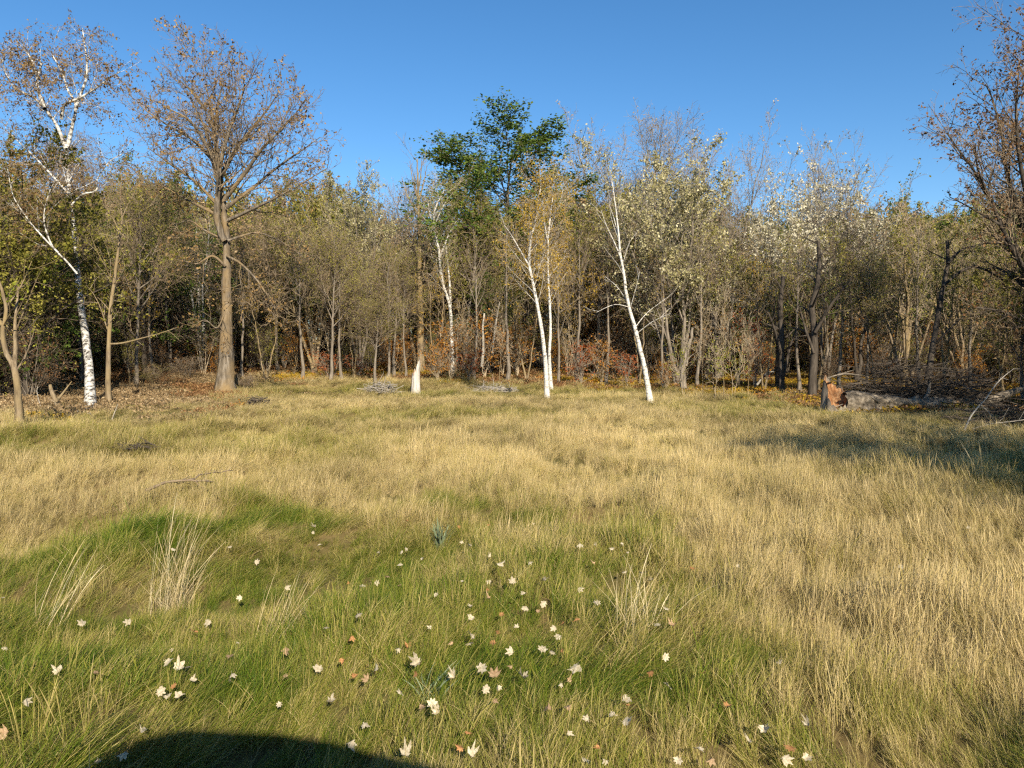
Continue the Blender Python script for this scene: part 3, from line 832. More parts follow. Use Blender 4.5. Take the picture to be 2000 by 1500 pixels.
# the big bare oak on the left
hero('oak_tree', 'tallest tree at the left, thick brown trunk and wide nearly bare crown', 'tree', (441, 768), [
    ([(441, 768), (441, 700), (443, 620), (442, 560), (443, 500), (441, 440), (434, 379), (428, 319), (420, 268), (410, 212), (400, 160)], 0.31, 0.02, (0, 0.6)),
    ([(438, 470), (424, 431), (426, 371), (432, 311), (450, 250), (468, 203), (478, 164)], 0.16, 0.025, (0, -1.4)),
    ([(430, 366), (408, 293), (372, 237), (332, 214), (310, 199)], 0.122, 0.015, (0, -1.6)),
    ([(428, 328), (380, 276), (330, 246), (285, 216), (268, 199)], 0.086, 0.015, (0, 1.2)),
    ([(432, 345), (460, 293), (500, 242), (530, 203), (545, 177)], 0.115, 0.015, (0, 1.0)),
    ([(440, 388), (480, 336), (510, 293), (560, 242), (588, 207)], 0.115, 0.015, (0, -1.8)),
    ([(442, 405), (500, 362), (540, 328), (590, 293), (625, 268)], 0.101, 0.015, (0, 1.6)),
    ([(430, 405), (380, 354), (330, 319), (290, 289)], 0.094, 0.015, (0, -2.2)),
    ([(428, 422), (370, 392), (320, 366), (285, 354)], 0.072, 0.015, (0, 1.5)),
    ([(444, 431), (500, 405), (560, 375), (640, 328)], 0.086, 0.015, (0, -1.0)),
    ([(418, 268), (425, 207), (430, 182), (438, 156)], 0.09, 0.02, (0.4, 1.4)),
    ([(404, 216), (372, 177), (350, 157)], 0.07, 0.02, (0.5, -0.3)),
    ([(428, 354), (420, 311), (400, 250), (378, 203), (362, 177)], 0.072, 0.015, (0, 2.4)),
    ([(443, 500), (470, 515), (500, 545), (530, 590), (545, 620)], 0.06, 0.015, (0, -1.5)),
    ([(440, 520), (415, 500), (385, 515), (360, 510), (330, 505)], 0.07, 0.015, (0, -1.2)),
    ([(442, 470), (400, 450), (370, 431), (340, 440)], 0.06, 0.015, (0, 1.4)),
    ([(445, 470), (500, 455), (545, 470), (590, 500)], 0.06, 0.015, (0, 1.0)),
    ([(442, 600), (425, 640), (400, 625), (375, 640)], 0.05, 0.012, (0, -1.0)),
    ], None,
    [dict(dens=3.6, t0=0.22, trunk_t0=0.58, t1=1.0, ang=44, asd=12, ratio=0.46, taper=0.45, k=6, up=0.03, wob=0.17, rr=0.40, rmin=0.011, lmin=0.9, lmax=2.8),
     dict(dens=4.6, t0=0.15, t1=1.0, ang=42, asd=14, ratio=0.46, taper=0.4, k=5, up=0.07, wob=0.15, rr=0.6, rmin=0.010, lmin=0.4, lmax=2.0),
     dict(dens=5.2, t0=0.2, t1=1.0, ang=42, asd=16, ratio=0.55, taper=0.3, k=3, up=0.06, wob=0.18, rr=0.7, rmin=0.008, lmin=0.25, lmax=0.9)],
    M_BARK_OAK, M_TWIG_BROWN, M_LEAF_RUSSET, 2.0, 0.12, 31, trunk_sides=14, flare=0.75, leaf_t=0.3, flare_k=9.0)

# the tall old birch at the far left
hero('birch_tree', 'tall birch with black flecked lower trunk and forked white crown, left of the big oak', 'tree', (178, 803), [
    ([(178, 803), (172, 700), (158, 600), (150, 520), (143, 440), (136, 380), (132, 320), (128, 285)], 0.15, 0.075, (0, 19)),
    ([(129, 290), (112, 247), (86, 210), (60, 187), (30, 173), (10, 140), (5, 112)], 0.062, 0.012, (0, -0.5)),
    ([(88, 212), (75, 178), (72, 150), (62, 117), (40, 89)], 0.06, 0.015, (-0.3, 0.4)),
    ([(72, 152), (80, 122), (58, 112), (56, 103)], 0.04, 0.01, (0.3, 0.6)),
    ([(131, 290), (142, 243), (148, 205), (134, 178), (120, 140), (100, 103)], 0.065, 0.015, (0, 0.6)),
    ([(120, 233), (126, 205), (150, 194), (182, 176), (215, 152), (235, 140)], 0.055, 0.012, (0, -0.8)),
    ([(148, 210), (160, 178), (169, 150), (169, 117), (165, 85), (161, 55)], 0.055, 0.012, (0.2, 1.0)),
    ([(151, 535), (128, 508), (102, 480), (86, 430), (95, 380), (115, 340)], 0.032, 0.010, (0, -0.6)),
    ([(140, 400), (160, 380), (188, 372), (190, 350), (215, 315), (240, 300)], 0.032, 0.010, (0, 0.5)),
    ([(114, 494), (72, 450), (45, 415), (25, 380), (15, 330)], 0.030, 0.010, (-0.4, -1.0)),
    ([(136, 380), (90, 330), (50, 290), (10, 252)], 0.04, 0.012, (0, 0.8)),
    ], None,
    [dict(dens=4.8, t0=0.25, trunk_t0=0.72, t1=1.0, ang=45, asd=14, ratio=0.42, taper=0.4, k=6, up=0.0, wob=0.14, rr=0.26, rmin=0.007, lmin=0.6, lmax=1.9),
     dict(dens=6.5, t0=0.1, t1=1.0, ang=48, asd=14, ratio=0.55, taper=0.3, k=5, up=-0.10, wob=0.16, rr=0.5, rmin=0.006, lmin=0.4, lmax=1.3),
     dict(dens=9, t0=0.1, t1=1.0, ang=45, asd=16, ratio=0.55, taper=0.3, k=3, up=-0.16, wob=0.18, rr=0.6, rmin=0.0045, lmin=0.2, lmax=0.6)],
    M_BIRCH_OLD, M_TWIG_BROWN, M_LEAF_RUSSET, 2.6, 0.075, 32, flare=0.5, droop=1.0)

twig_levels = [dict(dens=5.0, t0=0.42, t1=1.0, ang=36, asd=12, ratio=0.26, taper=0.4, k=6, up=0.03, wob=0.10, rr=0.20, rmin=0.006, lmin=0.6, lmax=1.6),
               dict(dens=6.5, t0=0.15, t1=1.0, ang=45, asd=14, ratio=0.55, taper=0.3, k=4, up=-0.05, wob=0.14, rr=0.5, rmin=0.005, lmin=0.2, lmax=0.8),
               dict(dens=9, t0=0.1, t1=1.0, ang=45, asd=16, ratio=0.55, taper=0.3, k=3, up=-0.12, wob=0.18, rr=0.6, rmin=0.004, lmin=0.12, lmax=0.4)]
# the twin birches in the middle of the field edge
hero('birch_tree', 'front birch of the central pair, curved white trunk with a left branch, golden crown', 'tree', (1069, 779), [
    ([(1069, 779), (1066, 720), (1060, 660), (1050, 600), (1039, 545), (1033, 505), (1038, 465), (1047, 425), (1053, 385), (1058, 350)], 0.105, 0.022, (0, 0)),
    ([(1034, 520), (1022, 500), (1008, 475), (996, 455), (985, 440)], 0.038, 0.009, (0, -0.5)),
    ([(1038, 470), (1036, 440), (1030, 420)], 0.022, 0.007, (0, 0.4)),
    ([(1046, 430), (1060, 390), (1075, 360), (1082, 340)], 0.022, 0.006, (0, 0.5))],
    None, twig_levels, M_BIRCH, M_TWIG_TAN, M_LEAF_GOLD, 2.2, 0.08, 33, droop=1.0, flare=0.35)
hero('birch_tree', 'rear birch of the central pair, straighter white trunk standing just behind', 'tree', (1077, 762), [
    ([(1077, 762), (1073, 700), (1075, 640), (1072, 560), (1070, 500), (1071, 460), (1074, 430), (1080, 380)], 0.098, 0.022, (0, 0)),
    ([(1071, 520), (1062, 490), (1052, 470)], 0.022, 0.007, (0, -0.5)),
    ([(1073, 540), (1090, 518), (1105, 500)], 0.019, 0.006, (0, 0.4)),
    ([(1070, 470), (1064, 440), (1062, 420), (1060, 380)], 0.045, 0.012, (0, 0.4)),
    ([(1074, 450), (1085, 420), (1096, 390), (1100, 360)], 0.022, 0.006, (0, -0.6))],
    None, twig_levels, M_BIRCH, M_TWIG_TAN, M_LEAF_GOLD, 3.0, 0.08, 34, droop=1.0, flare=0.35)
hero('birch_tree', 'lone white birch leaning left, thin bare top, right of the central pair', 'tree', (1271, 783), [
    ([(1271, 783), (1262, 735), (1252, 690), (1240, 640), (1226, 590), (1219, 540), (1211, 490), (1207, 440), (1201, 395), (1196, 355)], 0.110, 0.016, (0, 0)),
    ([(1211, 500), (1198, 470), (1184, 440), (1174, 410)], 0.034, 0.007, (0, -0.5)),
    ([(1208, 470), (1200, 430), (1190, 400)], 0.022, 0.006, (0, 0.6)),
    ([(1230, 605), (1240, 570), (1250, 530)], 0.017, 0.006, (0, -0.6)),
    ([(1240, 640), (1265, 610), (1305, 580)], 0.017, 0.006, (0, 0.5)),
    ([(1243, 652), (1275, 628), (1310, 612)], 0.019, 0.006, (0, -0.8)),
    ([(1226, 590), (1205, 560), (1182, 540)], 0.017, 0.006, (0, 0.6)),
    ([(1229, 600), (1200, 595), (1165, 610)], 0.017, 0.006, (0, -0.4))],
    None, [dict(twig_levels[0], dens=1.5), dict(twig_levels[1], dens=2.6), dict(twig_levels[2], dens=3.0)], M_BIRCH, M_TWIG_TAN, M_LEAF_GOLD, 0.22, 0.07, 35, droop=1.0, flare=0.35)
# crooked birch inside the wood
hero('birch_tree', 'crooked two stemmed white birch inside the wood, left of the green tree', 'tree', None, [
    ([(884, 712), (882, 650), (878, 594), (866, 560), (860, 520), (856, 480), (848, 450), (848, 415), (858, 390), (868, 372)], 0.13, 0.035, (0, 0)),
    ([(860, 500), (868, 480), (878, 455), (892, 430)], 0.06, 0.02, (0, -0.4)),
    ([(880, 600), (878, 550), (873, 505), (870, 470)], 0.08, 0.03, (0.2, 0.5)),
    ([(848, 450), (840, 420), (836, 390)], 0.05, 0.015, (0, 0.4)),
    ([(849, 440), (862, 410), (876, 385)], 0.04, 0.012, (0, -0.4))],
    44.0, twig_levels, M_BIRCH, M_TWIG_TAN, M_LEAF_LIME, 0.9, 0.08, 36, base=foot(884, 44.0), flare=0.2, droop=0.6)
hero('birch_tree', 'clump of three slim white birches standing just behind the big oak', 'tree', None, [
    ([(392, 705), (388, 660), (380, 610), (372, 565), (362, 520), (358, 490)], 0.10, 0.025, (0, 0)),
    ([(394, 704), (391, 640), (388, 570), (386, 510), (384, 450)], 0.11, 0.03, (0.2, 0.6)),
    ([(397, 704), (397, 620), (396, 560), (404, 500), (410, 440)], 0.10, 0.025, (-0.2, -0.4)),
    ([(376, 585), (362, 560), (350, 530)], 0.035, 0.01, (0, -0.3))],
    47.0, twig_levels, M_BIRCH, M_TWIG_TAN, M_LEAF_OLIVE, 0.5, 0.08, 37, base=foot(394, 47.0), flare=0.2)
# slim tan tree beside the old birch
hero('young_tree', 'slim tan trunk with one long low branch reaching right, beside the tall old birch', 'tree', (213, 793), [
    ([(213, 793), (211, 730), (213, 670), (216, 600), (226, 530), (232, 480), (238, 430), (236, 390), (238, 340)], 0.098, 0.022, (0, 0)),
    ([(234, 470), (228, 440), (210, 410), (204, 380)], 0.04, 0.012, (0, -0.5)),
    ([(239, 425), (255, 390), (275, 370)], 0.022, 0.007, (0, 0.5)),
    ([(214, 672), (240, 670), (280, 660), (310, 652), (345, 640)], 0.035, 0.01, (0, -0.6)),
    ([(213, 605), (200, 590), (190, 580)], 0.022, 0.007, (0, -0.2))],
    None, [dict(dens=1.6, t0=0.3, t1=1.0, ang=45, asd=12, ratio=0.28, taper=0.4, k=6, up=0.05, wob=0.14, rr=0.4, rmin=0.008, lmin=0.4, lmax=2.0),
           dict(dens=2.6, t0=0.1, t1=1.0, ang=45, asd=14, ratio=0.5, taper=0.3, k=4, up=0.0, wob=0.15, rr=0.5, rmin=0.006, lmin=0.25, lmax=1.0),
           dict(dens=4.0, t0=0.1, t1=1.0, ang=45, asd=16, ratio=0.5, taper=0.3, k=3, up=0.0, wob=0.18, rr=0.6, rmin=0.005, lmin=0.15, lmax=0.5)],
    M_BARK_TAN, M_TWIG_TAN, M_LEAF_OLIVE, 4.0, 0.085, 38, flare=0.3)
# small forked tree on the left edge
hero('young_tree', 'small forked tree with yellow green leaves at the left edge of the field', 'tree', (38, 833), [
    ([(38, 833), (37, 790), (33, 745), (26, 715), (12, 690), (5, 650), (12, 610), (4, 565), (-10, 530)], 0.10, 0.025, (0, 0)),
    ([(28, 720), (30, 680), (29, 640), (32, 600), (36, 560)], 0.06, 0.02, (0, 0.6)),
    ([(30, 650), (50, 600), (70, 550), (85, 520)], 0.022, 0.007, (0.4, -0.4)),
    ([(8, 640), (-20, 600), (-50, 560)], 0.04, 0.012, (0, 0.4)),
    ([(12, 600), (40, 560), (62, 510)], 0.022, 0.007, (0, 0.9))],
    None, [dict(dens=2.2, t0=0.35, t1=1.0, ang=48, asd=12, ratio=0.36, taper=0.4, k=5, up=0.06, wob=0.14, rr=0.4, rmin=0.007, lmin=0.5, lmax=1.4),
           dict(dens=3.6, t0=0.1, t1=1.0, ang=45, asd=14, ratio=0.5, taper=0.3, k=4, up=0.0, wob=0.15, rr=0.5, rmin=0.005, lmin=0.25, lmax=0.8),
           dict(dens=5.0, t0=0.1, t1=1.0, ang=45, asd=16, ratio=0.5, taper=0.3, k=3, up=-0.04, wob=0.18, rr=0.6, rmin=0.004, lmin=0.12, lmax=0.4)],
    M_BARK_TAN, M_TWIG_BROWN, M_LEAF_LIME, 6.0, 0.085, 39, flare=0.3)
# tall straight tan trunk with a round bare top
hero('tall_tree', 'tall straight tan trunk behind the broken stump, small round bare top', 'tree', None, [
    ([(822, 708), (821, 640), (820, 560), (819, 480), (817, 400), (816, 350), (815, 310)], 0.26, 0.03, (0, 0)),
    ([(819, 560), (828, 520), (832, 470), (838, 400)], 0.10, 0.02, (0, 0.5)),
    ([(817, 395), (806, 350), (800, 315)], 0.06, 0.012, (0, 0.4)),
    ([(817, 395), (828, 355), (834, 322)], 0.06, 0.012, (0, -0.4)),
    ([(816, 380), (822, 340), (824, 300)], 0.05, 0.012, (0, -0.8)),
    ([(818, 420), (795, 380), (785, 345)], 0.05, 0.012, (0, 0.6)),
    ([(818, 430), (840, 395), (848, 350)], 0.05, 0.012, (0, 0.2))],
    46.0, [dict(dens=1.8, t0=0.55, t1=1.0, ang=30, asd=9, ratio=0.22, taper=0.3, k=5, up=0.10, wob=0.08, rr=0.4, rmin=0.010, lmin=0.5, lmax=1.8),
           dict(dens=3.0, t0=0.1, t1=1.0, ang=32, asd=10, ratio=0.5, taper=0.3, k=4, up=0.06, wob=0.1, rr=0.55, rmin=0.008, lmin=0.3, lmax=1.0),
           dict(dens=4.0, t0=0.1, t1=1.0, ang=32, asd=12, ratio=0.5, taper=0.3, k=3, up=0.05, wob=0.12, rr=0.6, rmin=0.006, lmin=0.2, lmax=0.5)],
    M_BARK_TAN, M_TWIG_GREY, None, 0, 0.1, 40, base=foot(822, 46.0), flare=0.25)
# the oak with brown leaves reaching in from the right
hero('oak_tree', 'big oak with rust brown leaves reaching in from the right edge of the picture', 'tree', None, [
    ([(2075, 835), (2070, 740), (2060, 640), (2050, 540), (2040, 440), (2035, 340), (2030, 240), (2035, 150), (2030, 90)], 0.30, 0.04, (0, 0)),
    ([(2060, 640), (2020, 560), (1985, 500), (1955, 440), (1930, 380), (1900, 330), (1870, 290), (1850, 260)], 0.13, 0.02, (0, -1.0)),
    ([(2050, 560), (2010, 470), (1985, 400), (1965, 330), (1955, 260), (1940, 200), (1925, 165)], 0.13, 0.02, (0, 1.0)),
    ([(2045, 480), (2010, 400), (1990, 300), (1985, 220), (1990, 140)], 0.12, 0.02, (0, -1.5)),
    ([(1955, 440), (1920, 420), (1885, 400), (1855, 385)], 0.05, 0.015, (-0.6, 0.2)),
    ([(1930, 380), (1910, 330), (1905, 280)], 0.05, 0.015, (-0.8, -1.6)),
    ([(2068, 700), (2010, 640), (1960, 610), (1900, 600)], 0.08, 0.02, (0, -1.2)),
    ([(2040, 420), (2080, 330), (2120, 240)], 0.12, 0.02, (0, 0.8)),
    ([(2055, 600), (2110, 500), (2160, 400)], 0.12, 0.02, (0, -0.8))],
    26.0, [dict(dens=3.4, t0=0.25, t1=1.0, ang=42, asd=12, ratio=0.32, taper=0.4, k=6, up=0.06, wob=0.14, rr=0.45, rmin=0.011, lmax=2.6),
           dict(dens=4.6, t0=0.1, t1=1.0, ang=42, asd=14, ratio=0.5, taper=0.4, k=4, up=0.05, wob=0.15, rr=0.6, rmin=0.008, lmin=0.3, lmax=1.2),
           dict(dens=6.5, t0=0.1, t1=1.0, ang=42, asd=16, ratio=0.55, taper=0.3, k=3, up=0.03, wob=0.18, rr=0.7, rmin=0.006, lmin=0.2, lmax=0.6)],
    M_BARK_DARK, M_TWIG_BROWN, M_LEAF_BROWN, 2.0, 0.10, 41, base=foot(2075, 26.0), flare=0.4)

# --- trees of a kind at the wood's edge: (name, kind, pixel x, depth, pixel y of the top, turn, width, label)
EDGE = [
 ('poplar_tree', 'green_a', 1050, 52, 230, 0.4, 1.85, 'tall dark green leafy tree rising above the wood behind the central birches', 'tree'),
 ('maple_tree', 'pale_a', 1325, 40, 262, 0.3, 1.0, 'broad many stemmed tree with pale cream green leaves, right of the leaning birch', 'tree'),
 ('maple_tree', 'pale_b', 1522, 38, 252, 1.2, 0.9, 'dark trunked tree with white tufts of leaves at its top against the sky', 'tree'),
 ('maple_tree', 'pale_b', 1672, 42, 268, 3.9, 1.0, 'pale tufted tree with a slanting bare limb, above the broken log', 'tree'),
 ('elm_tree', 'bare_fan', 1205, 55, 205, 0.0, 1.0, 'bare grey fan shaped tree between the green tree and the pale maple', 'tree'),
 ('elm_tree', 'bare_a', 1295, 50, 192, 1.0, 1.0, 'highest bare grey tree top behind the broad pale maple', 'tree'),
 ('elm_tree', 'bare_fan', 1405, 48, 222, 2.2, 0.9, 'bare brushy tree top just right of the broad pale maple', 'tree'),
 ('elm_tree', 'bare_fan', 1610, 44, 235, 4.2, 0.8, 'bare wispy tree top between the two white tufted trees', 'tree'),
 ('willow_tree', 'pale_fan', 1765, 40, 332, 0.7, 1.1, 'many stemmed tan tree spreading like a fan behind the fallen log', 'tree'),
 ('willow_tree', 'pale_fan', 1880, 43, 345, 2.4, 1.0, 'olive fan shaped tree left of the rust brown oak', 'tree'),
 ('ash_tree', 'olive_b', 1600, 34, 440, 2.0, 0.8, 'vine covered dark stems standing right behind the broken log stump', 'tree'),
 ('ash_tree', 'olive_a', 1160, 46, 362, 2.6, 1.0, 'olive leafy tree between the twin birches and the leaning birch', 'tree'),
 ('ash_tree', 'gold_tree', 1090, 40, 345, 0.5, 0.6, 'slender golden leaved tree right behind the twin birches', 'tree'),
 ('ash_tree', 'olive_a', 905, 48, 352, 3.4, 0.9, 'olive tree with a yellow top behind the crooked birch', 'tree'),
 ('ash_tree', 'pale_a', 705, 46, 335, 1.9, 0.8, 'pale olive tree with a dense top midway between oak and straight tan trunk', 'tree'),
 ('ash_tree', 'pale_fan', 615, 44, 345, 3.1, 0.9, 'thin leaved grey olive tree just right of the big bare oak', 'tree'),
 ('ash_tree', 'bare_b', 645, 40, 420, 0.2, 0.9, 'grey trunk with bare brown branches right of the big oak', 'tree'),
 ('ash_tree', 'bare_b', 770, 43, 455, 1.4, 0.9, 'bare brown tree close to the left of the straight tan trunk', 'tree'),
 ('ash_tree', 'bare_b', 545, 45, 400, 2.8, 0.9, 'bare brown tree filling the gap under the oak on its right side', 'tree'),
 ('ash_tree', 'bare_b', 335, 46, 345, 4.1, 0.9, 'bare brown tree in the gap between the oak and the slim tan trunk', 'tree'),
 ('ash_tree', 'bare_a', 790, 55, 330, 5.0, 0.8, 'thin bare tree top left of the small round bare top', 'tree'),
 ('maple_tree', 'green_b', 285, 44, 318, 1.0, 1.1, 'dark green tree behind the slim tan trunk and the oak', 'tree'),
 ('maple_tree', 'gold_tree', 60, 40, 312, 0.0, 1.2, 'gold and olive leaved tree behind the tall old birch', 'tree'),
 ('maple_tree', 'olive_a', 160, 39, 400, 2.0, 0.9, 'olive leaved tree crowding the trunk of the tall old birch', 'tree'),
 ('maple_tree', 'olive_b', 0, 33, 390, 3.0, 0.9, 'grey green tree at the left edge behind the small forked tree', 'tree'),
 ('maple_tree', 'bare_b', 265, 37, 300, 0.9, 0.7, 'thin twiggy tree top between the tall old birch and the oak', 'tree'),
 ('hawthorn_tree', 'bare_b', 735, 39, 560, 2.1, 1.4, 'low crooked bare tree, foremost left of the broken white stump', 'tree'),
 ('hawthorn_tree', 'olive_b', 1840, 31, 430, 4.4, 0.7, 'dark leaning trunk above the right end of the fallen log', 'tree'),
 ('hawthorn_tree', 'olive_b', 1960, 30, 470, 1.1, 0.9, 'olive leaved tree under the rust brown oak at the right edge', 'tree'),
 ('hawthorn_tree', 'green_b', 960, 45, 500, 2.9, 0.9, 'low green tree under the tall green one, between crooked and twin birches', 'tree'),
 ('hawthorn_tree', 'olive_b', 1440, 40, 430, 0.6, 0.9, 'gold olive tree right of the broad pale maple', 'tree'),
 ('hawthorn_tree', 'bare_b', 1690, 33, 470, 5.3, 0.8, 'tangled bare brown tree over the middle of the fallen log', 'tree'),
]
for nm, kd, px, Y, top, rz, wd, lab, ct in EDGE:
    h = height_to(px, top, Y)
    plant(nm, kd, foot(px, Y), h, lab, ct, 'trees along the edge of the wood', rz, wd)

ORDW = 'first second third fourth fifth sixth seventh eighth ninth tenth eleventh twelfth thirteenth fourteenth fifteenth sixteenth seventeenth eighteenth nineteenth twentieth twenty-first twenty-second twenty-third twenty-fourth twenty-fifth'.split()
POLES = [(108, 37, 430), (255, 38, 470), (300, 41, 450), (475, 42, 460), (518, 40.5, 500), (590, 41, 430), (668, 41, 470), (692, 42, 520), (757, 41.5, 480), (793, 42.5, 520), (856, 41, 470), (925, 41.5, 440),
         (990, 41, 400), (1030, 42, 470), (1128, 40, 420), (1182, 41, 430), (1248, 40, 440), (1297, 38, 450), (1362, 38.5, 430), (1490, 36, 450), (1562, 34, 430), (1642, 34, 420), (1715, 33, 440), (1792, 34, 400), (1900, 33, 430)]
for i_, (px, Y, top) in enumerate(POLES):
    two = i_ % 3 == 1
    plant('slender_tree', 'pole_b' if two else 'pole_a', foot(px, Y), height_to(px, top, Y),
          ('slender twin stemmed tan tree' if two else 'slender single stemmed grey tree') + " in the wood's front row, %s slender one from the left" % ORDW[i_], 'tree', "slender trees in the wood's front row", i_ * 1.7, 0.9)

# --- shrubs and saplings one can tell apart
SHRUBS = [
 ('orange_shrub', 'orange_shrub', 880, 41, 600, 0.0, 1.2, 'orange and gold leaved shrub right of the straight tan trunk'),
 ('orange_shrub', 'orange_shrub', 945, 42, 590, 1.5, 1.2, 'tall orange shrub midway between the tan trunk and the twin birches'),
 ('orange_shrub', 'orange_shrub', 1010, 42.5, 610, 2.6, 1.0, 'rusty gold shrub close to the left of the twin birches'),
 ('orange_shrub', 'orange_shrub', 765, 44, 640, 0.7, 1.0, 'small orange shrub left of the straight tan trunk'),
 ('red_shrub', 'red_shrub', 1135, 39, 660, 0.3, 1.1, 'low dark red shrub just right of the twin birches'),
 ('red_shrub', 'red_shrub', 1475, 37, 600, 1.9, 0.55, 'upright rust red shrub left of the dark trunk'),
 ('red_shrub', 'red_shrub', 640, 42, 682, 1.2, 1.6, 'low red brown bush along the far edge of the field right of the oak'),
 ('red_shrub', 'red_shrub', 700, 43, 690, 2.9, 1.5, 'low red brown bush next to the small orange shrub'),
 ('orange_shrub', 'orange_shrub', 855, 40, 650, 3.3, 1.0, 'low orange shrub right beside the white broken stump'),
 ('orange_shrub', 'orange_shrub', 1175, 41, 640, 4.3, 1.1, 'dull orange shrub midway between the twin birches and the leaning birch'),
 ('red_shrub', 'red_shrub', 1225, 39, 680, 0.9, 1.2, 'low red shrub close to the left of the leaning birch'),
 ('orange_shrub', 'orange_shrub', 1300, 37, 690, 2.3, 1.2, 'low gold orange shrub just right of the leaning birch'),
 ('red_shrub', 'red_shrub', 915, 40, 680, 4.0, 1.3, 'low red shrub in front of the orange shrubs'),
 ('low_bush', 'thicket_b', 300, 37, 705, 0.4, 2.2, 'low dark bush on the shaded slope between slim tan trunk and oak'),
 ('low_bush', 'thicket_a', 370, 41, 690, 1.4, 2.0, 'low brown bush at the left foot of the big oak'),
 ('low_bush', 'thicket_a', 480, 37, 725, 2.4, 2.0, 'low dark bush in the shade right behind the oak trunk'),
 ('low_bush', 'thicket_b', 1665, 20.6, 805, 0.9, 2.6, 'small green bush in front of the torn stump'),
 ('low_bush', 'thicket_a', 1740, 20.4, 812, 1.9, 2.6, 'low brown weeds in front of the fallen trunk'),
 ('low_bush', 'thicket_a', 1850, 20.2, 808, 3.2, 2.8, 'low dark weeds in front of the right end of the fallen trunk'),
 ('lime_sapling', 'lime_sapling', 1335, 33, 630, 0.0, 0.9, 'sapling with yellow green leaves, nearest the leaning birch'),
 ('lime_sapling', 'lime_sapling', 1395, 31, 640, 1.3, 0.8, 'sapling with pale green leaves in the middle of the sapling row'),
 ('lime_sapling', 'lime_sapling', 1432, 31.5, 650, 2.7, 0.8, 'sapling with green leaves at the right of the sapling row'),
 ('bare_sapling', 'bare_sapling', 1372, 32, 560, 0.5, 0.7, 'thin bare sapling rising left in the sapling row'),
 ('bare_sapling', 'bare_sapling', 1415, 31.5, 520, 2.2, 0.6, 'tallest thin bare sapling in the sapling row'),
 ('bare_sapling', 'bare_sapling', 1462, 32, 590, 3.6, 0.7, 'bare sapling close to the left of the rust red shrub'),
 ('bare_sapling', 'bare_sapling', 905, 40, 560, 4.0, 0.7, 'bare sapling standing among the orange shrubs'),
 ('bare_sapling', 'bare_sapling', 975, 40.5, 575, 5.1, 0.7, 'bare sapling at the right side of the orange shrubs'),
]
for nm, kd, px, Y, top, rz, wd, lab in SHRUBS:
    plant(nm, kd, foot(px, Y), height_to(px, top, Y), lab, 'sapling' if 'sapling' in nm else 'bush' if 'bush' in nm else 'shrub', 'undergrowth at the edge of the wood', rz, wd, ('stems', 'foliage'))

# --- the mass of the wood behind, which nobody could count
rgw = np.random.default_rng(77)
FILL = [('bare', make_tree('fill_bare', seed=51, H=12, r=0.16, limbs=18, t0=0.32, ang=44, limb_ratio=0.42, b_dens=2.0, tw_dens=4.2, leaves=0.7, leaf=0.12, bark=M_BARK_GREY, twig=M_TWIG_SHADED, leafm=M_LEAF_BROWN, joined=True, tw_r=0.009)),
        ('olive', make_tree('fill_olive', seed=52, H=12, r=0.17, limbs=18, t0=0.26, ang=52, limb_ratio=0.44, b_dens=1.8, tw_dens=3.6, leaves=4.5, leaf=0.15, bark=M_BARK_DARK, twig=M_TWIG_SHADED, leafm=M_LEAF_OLIVE, joined=True, tw_r=0.009)),
        ('green', make_tree('fill_green', seed=53, H=12, r=0.15, limbs=18, t0=0.10, ang=54, limb_ratio=0.44, b_dens=1.8, tw_dens=3.6, leaves=5.0, leaf=0.15, bark=M_BARK_DARK, twig=M_TWIG_SHADED, leafm=M_LEAF_GREEN, joined=True, tw_r=0.009)),
        ('tan', make_tree('fill_tan', seed=54, H=11, r=0.13, stems=3, limbs=24, t0=0.28, ang=42, limb_ratio=0.40, b_dens=2.0, tw_dens=4.0, leaves=2.0, leaf=0.13, bark=M_BARK_TAN, twig=M_TWIG_SHADED, leafm=M_LEAF_TAN, joined=True, tw_r=0.009)),
        ('brush', make_tree('fill_brush', seed=55, H=5, r=0.035, stems=8, limbs=44, t0=0.10, ang=42, limb_ratio=0.44, b_dens=4.0, tw_dens=5.0, leaves=0.7, leaf=0.09, bark=M_BARK_GREY, twig=M_TWIG_SHADED, leafm=M_LEAF_BROWN, joined=True, tw_r=0.006, sides=(5, 4, 3, 3))),
        ('orange', make_tree('fill_orange', seed=56, H=4, r=0.03, stems=6, limbs=30, t0=0.08, ang=46, limb_ratio=0.44, b_dens=4.0, tw_dens=4.5, leaves=2.2, leaf=0.10, bark=M_BARK_TAN, twig=M_TWIG_SHADED, leafm=M_LEAF_ORANGE, joined=True, tw_r=0.006, sides=(5, 4, 3, 3))),
        ('poles', make_tree('fill_poles', seed=57, H=8, r=0.045, stems=5, limbs=30, t0=0.35, ang=36, limb_ratio=0.22, b_dens=3.0, tw_dens=4.0, leaves=0.8, leaf=0.10, bark=M_TWIG_TAN, twig=M_TWIG_TAN, leafm=M_LEAF_GOLD, joined=True, tw_r=0.006, sides=(5, 4, 3, 3))),
        ('shade_brush', make_tree('fill_olive_brush', seed=58, H=6, r=0.04, stems=6, limbs=36, t0=0.10, ang=44, limb_ratio=0.42, b_dens=3.4, tw_dens=4.2, leaves=2.2, leaf=0.10, bark=M_BARK_GREY, twig=M_TWIG_SHADED, leafm=M_LEAF_OLIVE, joined=True, tw_r=0.006, sides=(5, 4, 3, 3)))]
FILLH = []
for _, m_ in FILL:
    co = np.empty(len(m_.vertices) * 3, np.float32); m_.vertices.foreach_get('co', co); FILLH.append(float(np.percentile(co[2::3], 99.5)))
FX, FY, FI, FH = [], [], [], []
